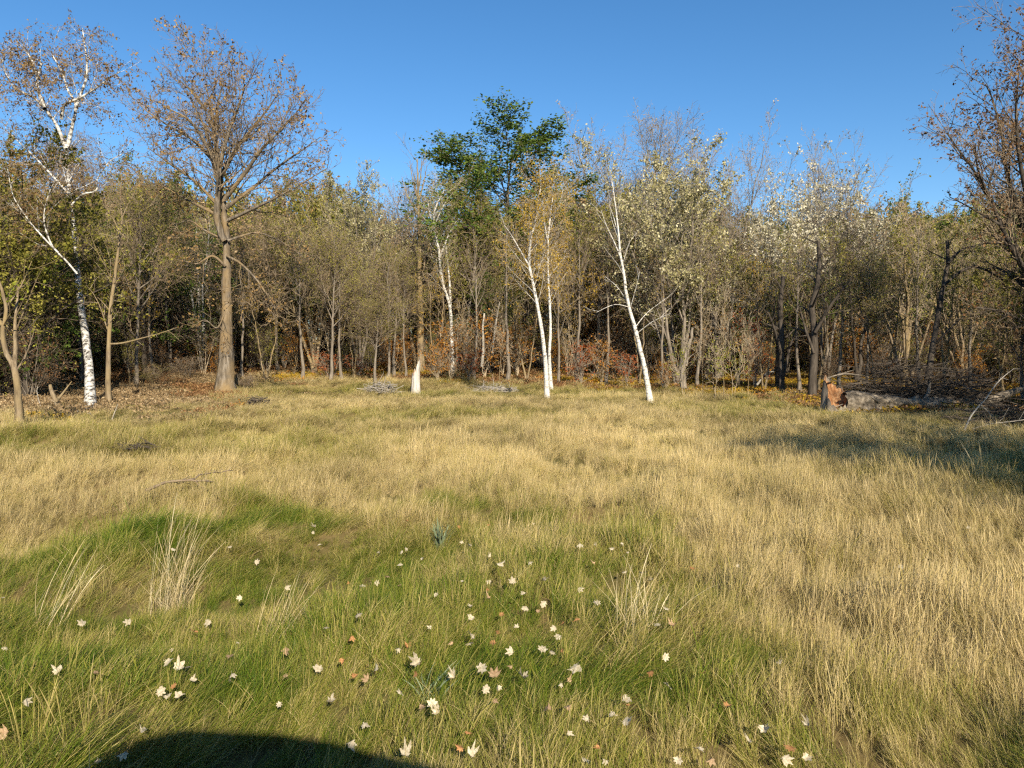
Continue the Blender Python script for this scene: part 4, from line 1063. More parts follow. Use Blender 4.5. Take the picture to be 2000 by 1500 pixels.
TOPS = ([-400, 0, 250, 480, 640, 760, 860, 1000, 1150, 1300, 1450, 1560, 1700, 1850, 2000, 2400],
        [330, 330, 335, 350, 345, 390, 390, 380, 370, 340, 390, 380, 380, 370, 330, 300])
def fill_row(Y, step, kinds, prob, hs, tops=True):
    xs = np.arange(-0.95 * Y - 6, 0.95 * Y + 6, step)
    for xx in xs:
        X = xx + rgw.normal(0, step * 0.35); YY = Y + rgw.normal(0, 1.2)
        k = rgw.choice(kinds, p=prob)
        H = FILLH[k]
        if tops and k < 4:
            px = X / YY * FPX + 1000
            py = np.interp(px, *TOPS) + rgw.uniform(0, 90)
            h = height_to(px, py, YY)
            sc_ = max(0.4, h / H)
        else:
            sc_ = rgw.uniform(*hs)
        FX.append(X); FY.append(YY); FI.append(k); FH.append(sc_)
fill_row(52, 2.2, [0, 1, 2, 3], [.24, .38, .16, .22], (0.7, 1))
fill_row(58, 2.2, [0, 1, 2, 3], [.20, .40, .20, .20], (0.8, 1))
fill_row(66, 2.4, [0, 1, 2, 3], [.35, .28, .17, .20], (0.8, 1))
fill_row(76, 3.0, [0, 1, 2, 3], [.35, .3, .20, .15], (0.8, 1))
fill_row(90, 3.4, [1, 2, 3], [.4, .35, .25], (0.8, 1))
fill_row(44.5, 2.0, [4, 5, 6, 7], [.22, .30, .26, .22], (0.35, 0.75), False)
fill_row(46.5, 2.0, [4, 5, 6, 7], [.22, .24, .26, .28], (0.45, 0.9), False)
fill_row(49, 1.8, [4, 5, 6, 7], [.30, .15, .20, .35], (0.6, 1.1), False)
fill_row(54, 1.6, [4, 5, 6, 7], [.50, .10, .15, .25], (0.8, 1.4), False)
fill_row(62, 2.2, [4], [1.0], (0.9, 1.5), False)
fill_row(72, 2.6, [4], [1.0], (0.9, 1.6), False)
# the wood closes in along both sides
for sx in (-1, 1):
    for _ in range(60):
        YY = rgw.uniform(24, 46); a0 = 0.56 if sx < 0 else 0.60
        X = sx * (a0 * YY + abs(rgw.normal(0, 1)) * 7 + 2.0)
        k = rgw.choice([0, 1, 2, 3, 4, 4, 5, 7] if sx < 0 else [0, 0, 1, 3, 3, 4, 4, 7])
        FX.append(X); FY.append(YY); FI.append(k); FH.append((rgw.uniform(0.5, 0.9) if sx < 0 else rgw.uniform(0.35, 0.6)) if k < 4 else rgw.uniform(0.5, 0.9))
FX, FY, FI, FH = map(np.array, (FX, FY, FI, FH))
nf = len(FX)
rotf = np.zeros((nf, 3)); rotf[:, 2] = rgw.uniform(0, 6.28, nf)
wf = rgw.uniform(0.85, 1.2, nf)
scatter('background_wood', np.stack([FX, FY, gz(FX, FY) - 0.1], 1), rotf, np.stack([FH * wf, FH * wf, FH], 1), FI, np.zeros(nf), np.ones(nf), FILL,
        'dense brown and olive autumn wood behind the first trees', 'wood')
print('fill', nf)

# ------------------------------------------------------------------ things in the field
def bm_mesh(name, fn, mats, smooth=False):
    import bmesh
    bm = bmesh.new(); fn(bm)
    me = bpy.data.meshes.new(name); bm.to_mesh(me); bm.free()
    for m in mats: me.materials.append(m)
    if smooth:
        me.polygons.foreach_set('use_smooth', np.full(len(me.polygons), True))
    return me

M_DEADWOOD = bark_mat('weathered_wood', [(0.12, 0.10, 0.08), (0.30, 0.265, 0.21), (0.52, 0.48, 0.41)], scale=16, stretch=0.10, bump=0.8)
M_SNAG = bark_mat('bleached_wood', [(0.16, 0.14, 0.11), (0.42, 0.38, 0.32), (0.64, 0.60, 0.53)], scale=12, stretch=0.10, bump=0.8)
M_ROT = bark_mat('rotten_heartwood', [(0.06, 0.025, 0.012), (0.26, 0.12, 0.05), (0.46, 0.29, 0.15)], scale=14, stretch=0.15, bump=1.0)
M_LOG = bark_mat('log_bark', [(0.035, 0.028, 0.02), (0.13, 0.105, 0.075), (0.30, 0.25, 0.185)], scale=7, stretch=1.0, bump=0.9)
M_DARKSTICK = bark_mat('dark_sticks', [(0.035, 0.028, 0.022), (0.12, 0.095, 0.07)], bump=0, scale=3)
M_GREYSTICK = bark_mat('grey_sticks', [(0.20, 0.17, 0.14), (0.40, 0.36, 0.30)], bump=0)

def snag_meshes(name, rg, r, tops, hollow, lean=(0, 0), sides=40, rings=14, mat=None, flare=0.30):
    """broken trunk: shell with a jagged rim given as heights round the circle, and the rotten inside"""
    th = np.arange(sides) * 2 * np.pi / sides
    H = np.interp(th, np.linspace(0, 2 * np.pi, len(tops) + 1), list(tops) + [tops[0]]) + rg.normal(0, 0.075, sides)
    lob = 1 + 0.10 * np.sin(th * 3 + 1) + 0.06 * np.sin(th * 7) + rg.normal(0, 0.02, sides)
    def ringv(rad, zz):
        return np.stack([np.cos(th) * rad + lean[0] * zz, np.sin(th) * rad + lean[1] * zz, zz], 1)
    V = []
    for q in range(rings):
        s = q / (rings - 1)
        zz = -0.15 + (H + 0.15) * s
        V.append(ringv(r * lob * (1.0 + flare * np.exp(-np.maximum(zz, 0) * 4) - 0.12 * s + 0.16 * (vnoise(th * 3 + 4, zz * 3 + 8, 2) - 0.5)), zz))
    outer = np.concatenate(V)
    def quads(nr):
        b = (np.arange(nr - 1) * sides)[:, None]; j = np.arange(sides)[None]; jn = (j + 1) % sides
        return np.stack([b + j, b + jn, b + sides + jn, b + sides + j], -1).reshape(-1, 4)
    me_o = build_mesh(name + '_shell', outer, quads(rings), [mat or M_SNAG])
    I = []
    for q in range(6):
        s = q / 5
        zz = H - (H - hollow) * s + (-0.004 if q == 0 else 0) + rg.normal(0, 0.03, sides) * (0 < q < 5)
        rad = r * lob * 0.88 * (1 - 0.55 * s ** 1.5 - (0.02 if q == 0 else 0))
        if q == 5: rad = rad * 0.15
        I.append(ringv(rad, zz))
    # rim joins shell and core
    me_i = build_mesh(name + '_core', np.concatenate([ringv(r * lob * 0.88, H - 0.002)] + I), quads(7), [M_ROT])
    return me_o, me_i

rgo = np.random.default_rng(5)
b = ground_at(811, 770)
e = tag(link('broken_stump', None, None, b), 'white weathered broken stump standing alone in the grass with a pointed splinter', 'stump')
mo, mi = snag_meshes('stump', rgo, 0.19, [1.75, 1.25, 0.95, 1.0, 1.1, 1.05, 1.0, 0.9, 0.95, 1.15, 1.45, 1.65], 0.6, (0.03, 0))
link('shell', mo, e); link('rotten_core', mi, e)

# the snapped log at the right
b = ground_at(1628, 812)
e = tag(link('fallen_tree', None, None, b), 'snapped tree trunk lying at the right, its stump torn open to orange rotten heartwood', 'fallen tree')
LY = b.y
mo, mi = snag_meshes('torn_stump', rgo, 0.40, [0.60, 0.72, 0.90, 1.05, 1.22, 1.18, 0.95, 0.62, 0.42, 0.30, 0.34, 0.48], 0.10, (0.10, 0.05), mat=M_BARK_GREY, flare=0.12)
st = link('torn_stump', mo, e); link('rotten_heartwood', mi, st)
def local(px, py, Y): return np.array(at(px, py, Y)) - np.array(b)
P = resample([local(1648, 792, LY + .1), local(1700, 790, LY + .2), local(1760, 794, LY + .3), local(1830, 799, LY + .5), local(1890, 796, LY + .8)], 16)
P[1:-1] += rgo.normal(0, 0.03, (14, 3))
Rr = np.linspace(0.40, 0.28, 16) * (1 + rgo.normal(0, 0.09, 16))
v, q = tubes(P[None], Rr[None], 24)
ctr = np.repeat(P, 24, axis=0); an_ = np.tile(np.arange(24), 16)
v = ctr + (v - ctr) * (1 + 0.30 * (vnoise(an_ * 0.9 + 3, np.repeat(np.arange(16), 24) * 0.35, 1) - 0.5) + 0.25 * (vnoise(an_ * 2.3, np.repeat(np.arange(16), 24) * 0.9, 6) - 0.5))[:, None]
nrm_ = rgo.normal(0, 0.018, v.shape); link('log', build_mesh('log', v + nrm_ * 2.0, q, [M_LOG]), e)
for pts, r0 in [([(1885, 796), (1925, 785), (1965, 770), (2010, 755)], 0.2), ([(1850, 800), (1900, 806), (1950, 800), (2020, 806)], 0.13), ([(1800, 790), (1812, 770), (1816, 745)], 0.09)]:
    P = resample([local(a_, b_, LY + 0.6 + 0.5 * i_) for i_, (a_, b_) in enumerate(pts)], 8)
    v, q = tubes(P[None], np.linspace(r0, r0 * 0.45, 8)[None], 8); link('limb', build_mesh('log_limb', v, q, [M_LOG]), e)
for pts in [[(1616, 738), (1640, 731), (1670, 722)], [(1636, 733), (1655, 730), (1690, 734)], [(1612, 800), (1630, 795), (1650, 788)]]:
    P = resample([local(a_, b_, LY - 0.15 + 0.05 * i_) for i_, (a_, b_) in enumerate(pts)], 5)
    v, q = tubes(P[None], np.array([[0.016, 0.020, 0.018, 0.012, 0.004]]), 5); link('splinter', build_mesh('splinter', v, q, [M_BARK_GREY]), e)

# heaps of sticks and lying branches
def pile_mesh(name, rg, rx, ry, h, n, lmin, lmax, r, mat, k=4, twigs=3):
    a = rg.uniform(0, 6.28, n); d = np.sqrt(rg.random(n))
    base = np.stack([np.cos(a) * d * rx, np.sin(a) * d * ry, np.zeros(n)], 1)
    base[:, 2] = rg.random(n) * h * (1 - d ** 2 * 0.8)
    az = rg.uniform(0, 6.28, n); el = rg.normal(0.08, 0.22, n)
    dr = np.stack([np.cos(az) * np.cos(el), np.sin(az) * np.cos(el), np.sin(el)], 1)
    L = rg.uniform(lmin, lmax, n)
    P = np.empty((n, k, 3)); p = base - dr * (L * 0.5)[:, None]; P[:, 0] = p
    for q in range(1, k):
        dr = norm(dr + rg.normal(0, 0.18, (n, 3)) * np.array([1, 1, .6])); p = p + dr * (L / (k - 1))[:, None]; P[:, q] = p
    P[:, :, 2] = np.maximum(P[:, :, 2], 0.01)
    R = (r * rg.uniform(0.4, 1.2, n))[:, None] * np.linspace(1, 0.35, k)[None]
    bag = Bag(); bag.add(*tubes(P, R, 5), 0)
    if twigs:
        C = spawn(P, R, rg, n=twigs, t0=0.1, t1=1, ang=45, ratio=0.4, k=3, up=0.02, wob=0.2, rr=0.6, rmin=0.004)
        bag.add(*tubes(*C, 3), 0)
    return bag.mesh(name, [mat])

def pile(name, px, py, label, cat, mesh, lift=0.0, rotz=0.0):
    p = ground_at(px, py)
    return tag(link(name, mesh, None, (p.x, p.y, float(gz(p.x, p.y)) + lift), rotz), label, cat)

pile('brush_pile', 745, 768, 'low heap of grey sticks in the grass left of the white broken stump', 'brush pile', pile_mesh('pile1', rgo, 0.8, 0.5, 0.45, 70, 0.5, 1.3, 0.022, M_GREYSTICK), 0.05)
pile('brush_pile', 965, 768, 'flat heap of grey sticks between the white stump and the twin birches', 'brush pile', pile_mesh('pile2', rgo, 0.9, 0.5, 0.30, 70, 0.5, 1.4, 0.022, M_GREYSTICK), 0.08)
pile('brush_pile', 505, 795, 'dark clod like heap of rotten twigs alone in the field before the oak', 'brush pile', pile_mesh('pile3', rgo, 0.36, 0.3, 0.32, 90, 0.2, 0.5, 0.025, M_DARKSTICK, twigs=1), 0.06)
pile('brush_pile', 268, 889, 'small dark heap of twigs in the straw grass at the left', 'brush pile', pile_mesh('pile4', rgo, 0.26, 0.12, 0.12, 34, 0.15, 0.4, 0.010, M_DARKSTICK, twigs=2), 0.12)
pile('brush_pile', 1745, 790, 'tangled dark brush heaped behind the fallen trunk', 'brush pile', pile_mesh('pile5', rgo, 1.9, 1.0, 1.7, 380, 0.8, 2.4, 0.018, M_DARKSTICK), 0.0)
pile('brush_pile', 1870, 792, 'tangled dark brush at the right end of the fallen trunk', 'brush pile', pile_mesh('pile6', rgo, 1.7, 1.2, 1.3, 260, 0.8, 2.2, 0.020, M_DARKSTICK), 0.0, 1.0)
pile('brush_pile', 1960, 838, 'dark heap of branches on the right edge in front of the fallen trunk', 'brush pile', pile_mesh('pile7', rgo, 1.3, 0.6, 0.6, 180, 0.5, 1.5, 0.014, M_DARKSTICK), 0.02)

def stick(name, lines, label, cat, mat, lift, seed, twigs=True):
    rg = np.random.default_rng(seed)
    bag = Bag(); base = None; Ps, Rs = [], []
    for pts, r0, r1 in lines:
        W = []
        for (a_, b_, l_) in pts:
            g = ground_at(a_, b_, lift + l_); W.append(list(g))
        W = np.array(W)
        if base is None: base = W[0].copy()
        Ps.append(resample(W - base, 9)); Rs.append(np.linspace(r0, r1, 9))
    P, R = np.stack(Ps), np.stack(Rs)
    P[:, 1:-1] += rg.normal(0, 0.012, P[:, 1:-1].shape)
    bag.add(*tubes(P, R, 6), 0)
    if twigs:
        C = spawn(P, R, rg, n=6, t0=0.25, t1=1, ang=40, ratio=0.22, k=4, up=0.03, wob=0.2, rr=0.5, rmin=0.004)
        bag.add(*tubes(*C, 4), 0)
    return tag(link(name, bag.mesh(name, [mat]), None, base), label, cat)

stick('fallen_branch', [([(285, 958, 0), (330, 940, .04), (380, 937, .03), (412, 941, .02)], 0.018, 0.010), ([(365, 937, .03), (410, 926, .05), (455, 919, .04)], 0.012, 0.005)],
      'long thin dead branch lying in the straw grass at the left', 'branch', M_TWIG_BROWN, 0.20, 3)
stick('fallen_branch', [([(575, 720, 0), (610, 717, .05), (650, 719, 0)], 0.05, 0.03), ([(650, 722, 0), (690, 724, .05)], 0.03, 0.02)],
      'pale fallen branch along the shaded far edge right of the oak', 'branch', M_DEADWOOD, 0.1, 4, False)
stick('fallen_branch', [([(152, 803, 0), (165, 806, 0), (178, 809, 0)], 0.025, 0.012)], 'short white stick on the leaf litter at the foot of the old birch', 'branch', M_DEADWOOD, 0.1, 6, False)
def upright(name, lines, Y, label, cat, mat, seed, n=5):
    rg = np.random.default_rng(seed)
    Ps, Rs = [], []
    for pts, r0, r1, dy in lines:
        Ps.append(resample([list(at(a_, b_, Y + dy * i_)) for i_, (a_, b_) in enumerate(pts)], 8)); Rs.append(np.linspace(r0, r1, 8))
    P, R = np.stack(Ps), np.stack(Rs)
    base = P[0, 0].copy()
    base[2] = float(gz(base[0], base[1]))
    bag = Bag(); bag.add(*tubes(P - base, R, 7), 0)
    if n:
        C = spawn(P - base, R, rg, n=n, t0=0.3, t1=1, ang=45, ratio=0.3, k=4, up=0.03, wob=0.2, rr=0.5, rmin=0.005)
        bag.add(*tubes(*C, 4), 0)
    return tag(link(name, bag.mesh(name, [mat]), None, base), label, cat)
g_ = ground_at(222, 820)
upright('dead_branch', [([(218, 822), (224, 805), (230, 790)], 0.02, 0.008, 0.05)], g_.y, 'white stick standing in the grass right of the slim tan trunk', 'branch', M_DEADWOOD, 7, 2)
g_ = ground_at(118, 806)
upright('leaning_stub', [([(120, 808), (112, 788), (102, 768), (98, 752)], 0.10, 0.05, 0.1), ([(110, 785), (125, 765), (140, 745)], 0.05, 0.012, 0.1)], g_.y, 'short leaning broken stem between the forked tree and the old birch', 'stump', M_BARK_TAN, 8, 3)
g_ = ground_at(85, 800)
upright('dead_branch', [([(84, 812), (78, 790), (72, 765), (74, 755)], 0.018, 0.008, 0.05)], g_.y, 'thin pale dead stem right of the small forked tree', 'branch', M_DEADWOOD, 9, 2)
upright('dead_snag', [([(941, 716), (944, 680), (943, 640), (946, 612)], 0.085, 0.05, 0.05)], 41.0, 'short white dead stem upright among the orange shrubs', 'snag', M_DEADWOOD, 10, 0)
upright('dead_snag', [([(962, 690), (966, 650), (972, 610), (976, 590)], 0.06, 0.03, 0.05)], 41.5, 'thin white dead stem leaning right among the orange shrubs', 'snag', M_DEADWOOD, 11, 1)
upright('dead_snag', [([(1335, 758), (1333, 725), (1340, 690), (1350, 660), (1352, 640)], 0.17, 0.06, 0.1), ([(1341, 715), (1344, 690), (1343, 670)], 0.05, 0.03, 0.1)], 36.0, 'thick grey snag with a white flash behind the yellow green sapling', 'snag', M_BARK_GREY, 12, 3)
upright('dead_snag', [([(1450, 640), (1460, 600), (1466, 560), (1470, 530)], 0.06, 0.05, 0.1)], 41.0, 'white dead stem hanging high above the rust red shrub', 'snag', M_DEADWOOD, 14, 0)
upright('dead_branch', [([(1478, 752), (1492, 735), (1500, 727), (1512, 726)], 0.06, 0.035, 0.1)], 36.5, 'pale angled dead branch low beside the dark trunk', 'branch', M_DEADWOOD, 15, 2)
upright('dark_trunk', [([(1527, 772), (1526, 720), (1527, 660), (1524, 600), (1530, 540)], 0.14, 0.09, 0.1), ([(1525, 690), (1515, 650), (1500, 610)], 0.07, 0.04, -0.2), ([(1529, 740), (1540, 690), (1552, 650), (1560, 640)], 0.07, 0.03, 0.2)], 33.0, 'blackish forked trunk left of the torn stump', 'tree', M_BARK_DARK, 16, 6)
upright('dark_trunk', [([(1586, 775), (1588, 720), (1592, 660), (1585, 600), (1600, 540), (1598, 470)], 0.19, 0.07, 0.1), ([(1592, 650), (1620, 600), (1650, 560), (1665, 540)], 0.08, 0.03, -0.2), ([(1590, 690), (1572, 640), (1562, 600)], 0.07, 0.03, 0.2)], 31.0, 'thick dark vine hung trunk just behind the torn stump', 'tree', M_BARK_DARK, 17, 9)
upright('dark_trunk', [([(1805, 790), (1815, 720), (1828, 640), (1840, 570), (1852, 510), (1850, 470)], 0.14, 0.06, 0.15), ([(1852, 515), (1875, 490), (1905, 480)], 0.06, 0.02, 0.2), ([(1840, 560), (1895, 520), (1940, 535), (1990, 570)], 0.06, 0.03, -0.3)], 28.0, 'dark slanting trunk rising behind the middle of the fallen log', 'tree', M_BARK_DARK, 18, 6)
# bare grey branch in front of the log's right end
g_ = ground_at(1905, 842)
upright('dead_branch', [([(1880, 850), (1895, 815), (1915, 790), (1925, 780)], 0.022, 0.010, 0.05), ([(1915, 790), (1930, 805), (1945, 825)], 0.012, 0.005, 0.05), ([(1900, 838), (1935, 828), (1985, 822), (2010, 818)], 0.014, 0.006, 0.05), ([(1925, 780), (1950, 745), (1980, 720)], 0.016, 0.006, 0.05)], g_.y, 'bare grey forked branch before the right end of the fallen trunk', 'branch', M_GREYSTICK, 19, 5)

# ------------------------------------------------------------------ clumps in the grass
M_STRAW = leaf_mat('straw', [(0.36, 0.27, 0.12), (0.54, 0.43, 0.23), (0.64, 0.54, 0.34)], 0.2)
M_GLAUC = leaf_mat('blue_green_leaves', [(0.11, 0.14, 0.07), (0.18, 0.22, 0.12), (0.28, 0.32, 0.18)], 0.2)
def stalks(name, px, py, label, cat, specs, mat, seed, rotz=0.0, lift=0.0):
    bag = Bag(); rg = np.random.default_rng(seed)
    for sp in specs: bag.add(*tuft(rg, **sp)[:2], 0, None)
    p = ground_at(px, py)
    me = bag.mesh(name, [mat])
    rr_ = rg.random(len(me.vertices) // 12 + 1).repeat(12)[:len(me.vertices)]
    me.attributes['rnd'].data.foreach_set('value', rr_.astype(np.float32))
    return tag(link(name, me, None, (p.x, p.y, float(gz(p.x, p.y)) + lift), rotz), label, cat)
stalks('dry_stalk_clump', 330, 1200, 'tall clump of pale dry grass stalks standing up from the green grass at the left', 'grass clump',
       [dict(n=100, rad=0.16, len0=0.35, len1=0.92, lean0=0.16, bend0=0.0, bend1=0.55, flow=0.6, width=0.0024, seed=0.3), dict(n=50, rad=0.15, len0=0.2, len1=0.5, lean0=0.35, bend0=0.2, bend1=1.2, flow=0.2, width=0.0032)], M_STRAW, 61, 0.5)
stalks('dry_stalk_clump', 520, 1270, 'thin clump of pale bent stalks right of the tall clump', 'grass clump',
       [dict(n=34, rad=0.10, len0=0.3, len1=0.6, lean0=0.45, bend0=0.1, bend1=0.7, flow=0.9, width=0.0028, seed=0.2)], M_STRAW, 62, 0.8)
stalks('dry_stalk_clump', 1235, 1250, 'tan clump of bent stalks in the middle of the right green patch', 'grass clump',
       [dict(n=60, rad=0.14, len0=0.3, len1=0.62, lean0=0.3, bend0=0.1, bend1=0.8, flow=0.7, width=0.0028, seed=0.2)], M_STRAW, 63, 1.0)
stalks('dry_stalk_clump', 80, 1250, 'pale arching stalks at the left edge of the green grass', 'grass clump',
       [dict(n=36, rad=0.12, len0=0.35, len1=0.7, lean0=0.4, bend0=0.1, bend1=0.7, flow=0.9, width=0.0028, seed=0.2)], M_STRAW, 64, 0.9)
stalks('seed_stalk', 1925, 965, 'single tall dark seed stalk leaning left in the shaded grass at right', 'plant',
       [dict(n=3, rad=0.03, len0=0.7, len1=0.95, lean0=0.25, bend0=0.1, bend1=0.3, flow=1.0, width=0.008, seed=1.0)], M_STRAW, 65, 2.6)
stalks('leaf_rosette', 862, 1078, 'small blue green leafy rosette alone in the middle of the field', 'plant',
       [dict(n=26, rad=0.05, len0=0.16, len1=0.30, lean0=0.25, bend0=0.1, bend1=0.7, flow=0.1, width=0.014)], M_GLAUC, 66, 0, 0.06)
stalks('leaf_rosette', 842, 1378, 'low blue green leaves in the near grass left of the fallen leaves', 'plant',
       [dict(n=22, rad=0.05, len0=0.14, len1=0.26, lean0=0.5, bend0=0.2, bend1=0.8, flow=0.1, width=0.009)], M_GLAUC, 67, 0, 0.05)

# ------------------------------------------------------------------ fallen leaves, each one a thing
def maple_leaf(seed, oak=False):
    rg = np.random.default_rng(seed)
    if not oak:
        tips = [(-152, .62), (-130, .48), (-112, .66), (-92, .86), (-76, .58), (-60, .74), (-46, 1.0), (-32, .68), (-20, .62), (-12, .84), (0, 1.08), (12, .84), (20, .62), (32, .68), (46, 1.0), (60, .74), (76, .58), (92, .86), (112, .66), (130, .48), (152, .62), (180, .3)]
    else:
        tips = [(-165, .35), (-140, .50), (-118, .34), (-92, .58), (-70, .36), (-42, .68), (-24, .48), (0, 1.1), (24, .48), (42, .68), (70, .36), (92, .58), (118, .34), (140, .50), (165, .35), (180, .2)]
    a = np.radians([t[0] for t in tips]); r = np.array([t[1] for t in tips]) * rg.uniform(0.80, 1.12, len(tips)) * (1 + 0.25 * np.sin(a + rg.uniform(0, 6.28)))
    curl = rg.uniform(-0.4, 1.2); fold = rg.choice([-1, 1]) * rg.uniform(0.2, 1.2); ph = rg.uniform(0, 6.28)
    V = [(0, 0, 0)]
    for rr_, sc_ in ((0.5, 0.55), (1.0, 1.0)):
        for ai, ri in zip(a, r):
            q = (0.32 * 0.6 + ri * 0.4 if rr_ < 1 else ri) * sc_
            xx, yy = math.sin(ai) * q, math.cos(ai) * q
            zz = curl * q * q * (0.6 + 0.4 * math.sin(2 * ai + ph)) + fold * abs(xx) * 0.8
            V.append((xx, yy, zz))
    n = len(tips)
    F = [(0, 1 + i, 1 + (i + 1) % n) for i in range(n)]
    for i in range(n):
        j = (i + 1) % n
        F.append((1 + i, 1 + n + i, 1 + n + j)); F.append((1 + i, 1 + n + j, 1 + j))
    # leaf stalk
    b0 = len(V)
    for t, w in ((0.0, .03), (0.6, .02), (1.0, .015)):
        V += [(-w, -0.15 - 0.55 * t, 0.02 + 0.25 * t * t), (w, -0.15 - 0.55 * t, 0.02 + 0.25 * t * t)]
    for s in (0, 2):
        F += [(b0 + s, b0 + s + 1, b0 + s + 3), (b0 + s, b0 + s + 3, b0 + s + 2)]
    return np.array(V), np.array(F)

def deadleaf_mat(name, c0, c1):
    m, N, L = new_mat(name)
    out = N.new('ShaderNodeOutputMaterial'); d = N.new('ShaderNodeBsdfPrincipled'); d.inputs['Roughness'].default_value = 0.75
    d.inputs['Specular IOR Level'].default_value = 0.2
    tc = N.new('ShaderNodeTexCoord'); n1 = N.new('ShaderNodeTexNoise'); n1.inputs['Scale'].default_value = 3.5; n1.inputs['Detail'].default_value = 5
    L.new(tc.outputs['Object'], n1.inputs['Vector'])
    r = ramp(N, [(0.3, c0), (0.65, c1)]); L.new(n1.outputs['Fac'], r.inputs['Fac'])
    oi = N.new('ShaderNodeObjectInfo'); mr = N.new('ShaderNodeMapRange'); mr.inputs['To Min'].default_value = 0.75; mr.inputs['To Max'].default_value = 1.1
    L.new(oi.outputs['Random'], mr.inputs['Value']); hs = N.new('ShaderNodeHueSaturation'); L.new(mr.outputs['Result'], hs.inputs['Value'])
    L.new(r.outputs['Color'], hs.inputs['Color'])
    t = N.new('ShaderNodeBsdfTranslucent'); mx = N.new('ShaderNodeMixShader'); mx.inputs['Fac'].default_value = 0.2
    L.new(hs.outputs['Color'], d.inputs['Base Color']); L.new(hs.outputs['Color'], t.inputs['Color'])
    L.new(d.outputs['BSDF'], mx.inputs[1]); L.new(t.outputs['BSDF'], mx.inputs[2]); L.new(mx.outputs['Shader'], out.inputs['Surface'])
    return m
DL = {'c': deadleaf_mat('cream_dead_leaf', (0.34, 0.27, 0.16), (0.60, 0.52, 0.37)), 'o': deadleaf_mat('orange_dead_leaf', (0.26, 0.11, 0.04), (0.44, 0.23, 0.09)),
      'b': deadleaf_mat('brown_dead_leaf', (0.24, 0.14, 0.07), (0.46, 0.32, 0.18))}
LMESH = {}
for tn in 'cob':
    for q in range(10):
        V, F = maple_leaf(300 + q * 3 + ord(tn), oak=(tn != 'c' and q % 2 == 0))
        LMESH[tn, q] = build_mesh('fallen_leaf_shape', V, F, [DL[tn]], smooth=True)
TONE = {'c': 'cream', 'o': 'orange', 'b': 'tan brown'}
ORD = ["leftmost"] + [w + " from left" for w in "second third fourth fifth sixth seventh eighth ninth tenth eleventh twelfth thirteenth fourteenth fifteenth sixteenth seventeenth eighteenth nineteenth twentieth twenty-first twenty-second twenty-third twenty-fourth twenty-fifth twenty-sixth twenty-seventh twenty-eighth twenty-ninth thirtieth thirty-first thirty-second thirty-third thirty-fourth thirty-fifth".split()]
def zone(px, py):
    if px < 480: return 'around the tall dry stalk clump' if py < 1290 else 'in the near green grass at the left'
    if px < 815: return 'in the far grass left of the rosette' if py < 1160 else 'above the dark shadow at the bottom'
    if px < 1240:
        return 'on the far side of the middle' if py < 1150 else 'in the middle of the leaf strewn green' if py < 1290 else 'in the near middle' if py < 1400 else 'at the bottom middle edge'
    if px < 1600: return 'in the far right tan grass' if py < 1250 else 'in the near right grass'
    return 'in the straw grass at the far right'
bins = {}
for i, (px, py, tn) in enumerate(LEAVES): bins.setdefault((zone(px, py), tn), []).append(i)
rgl = np.random.default_rng(88)
for (zn, tn), ids in bins.items():
    ids = sorted(ids, key=lambda i: LEAVES[i][0])
    for o_, i in enumerate(ids):
        p = LEAFP[i]
        size = rgl.uniform(0.019, 0.033) * (1.35 if LEAVES[i][:2] in [(1148, 1408), (942, 1310), (1092, 1246), (1124, 1306)] else 1.0)
        ob = link('fallen_leaf', LMESH[tn, int(rgl.integers(0, 10))], None, (p.x, p.y, p.z + 0.01))
        ob.rotation_mode = 'ZXY'
        ob.rotation_euler = (rgl.normal(0.35, 0.45), rgl.normal(0, 0.45), rgl.uniform(0, 6.28))
        ob.scale = (size, size * rgl.uniform(0.85, 1.15), size)
        lab = 'only %s dead leaf %s' % (TONE[tn], zn) if len(ids) == 1 else '%s dead leaf %s, %s' % (TONE[tn], zn, ORD[o_])
        tag(ob, lab, 'leaf', 'dead leaves fallen on the grass')

# ------------------------------------------------------------------ leaf litter under the trees
def litter_mesh(name, seed, mat, n=34, rad=0.45, size=0.065):
    rg = np.random.default_rng(seed); bag = Bag()
    a = rg.uniform(0, 6.28, n); d = rad * np.sqrt(rg.random(n))
    P = np.stack([np.cos(a) * d, np.sin(a) * d, rg.uniform(0.02, 0.10, n)], 1)
    P2 = np.stack([P, P + 0.01], 1)
    v, q, r = leaf_quads(P2, None, rg, 1.6, size, spread=0.03, aspect=0.75)
    v[:, 2] = np.abs(v[:, 2]); bag.add(v, q, 0, r)
    return bag.mesh(name, [mat])
LIT = [('brown', litter_mesh('brown_litter', 1, M_LEAF_BROWN)), ('tan', litter_mesh('tan_litter', 2, M_LEAF_TAN)), ('gold', litter_mesh('gold_litter', 3, M_LEAF_GOLD)), ('orange', litter_mesh('orange_litter', 4, M_LEAF_ORANGE))]
rg = np.random.default_rng(90)
n = 26000
yy = rg.uniform(17, 62, n); aa = rg.uniform(-0.85, 0.85, n); xx = aa * yy
ed = np.interp(aa, [-0.75, -0.55, -0.42, -0.25, 0.0, 0.25, 0.40, 0.75], [19.0, 23.0, 36.0, 42.0, 39.0, 35.0, 24.0, 20.0])
lz = sstep(-0.34, -0.46, aa) * sstep(19.5, 25, yy) + 0.25 * sstep(-0.20, -0.36, aa) * sstep(26, 32, yy)
pk = rg.random(n) < np.clip(sstep(-2, 3, yy - ed) * 0.8 + lz * 0.5, 0, 1) * (yy / 45)
xx, yy, aa = xx[pk], yy[pk], aa[pk]; n = len(xx)
nz = vnoise(xx / 3, yy / 3, 2)
li = np.where(nz < 0.40, 0, np.where(nz < 0.62, 1, np.where(nz < 0.74, 3, 2)))
li = np.where(lz[pk] > 0.2, np.where(nz < 0.45, 0, 1), li)
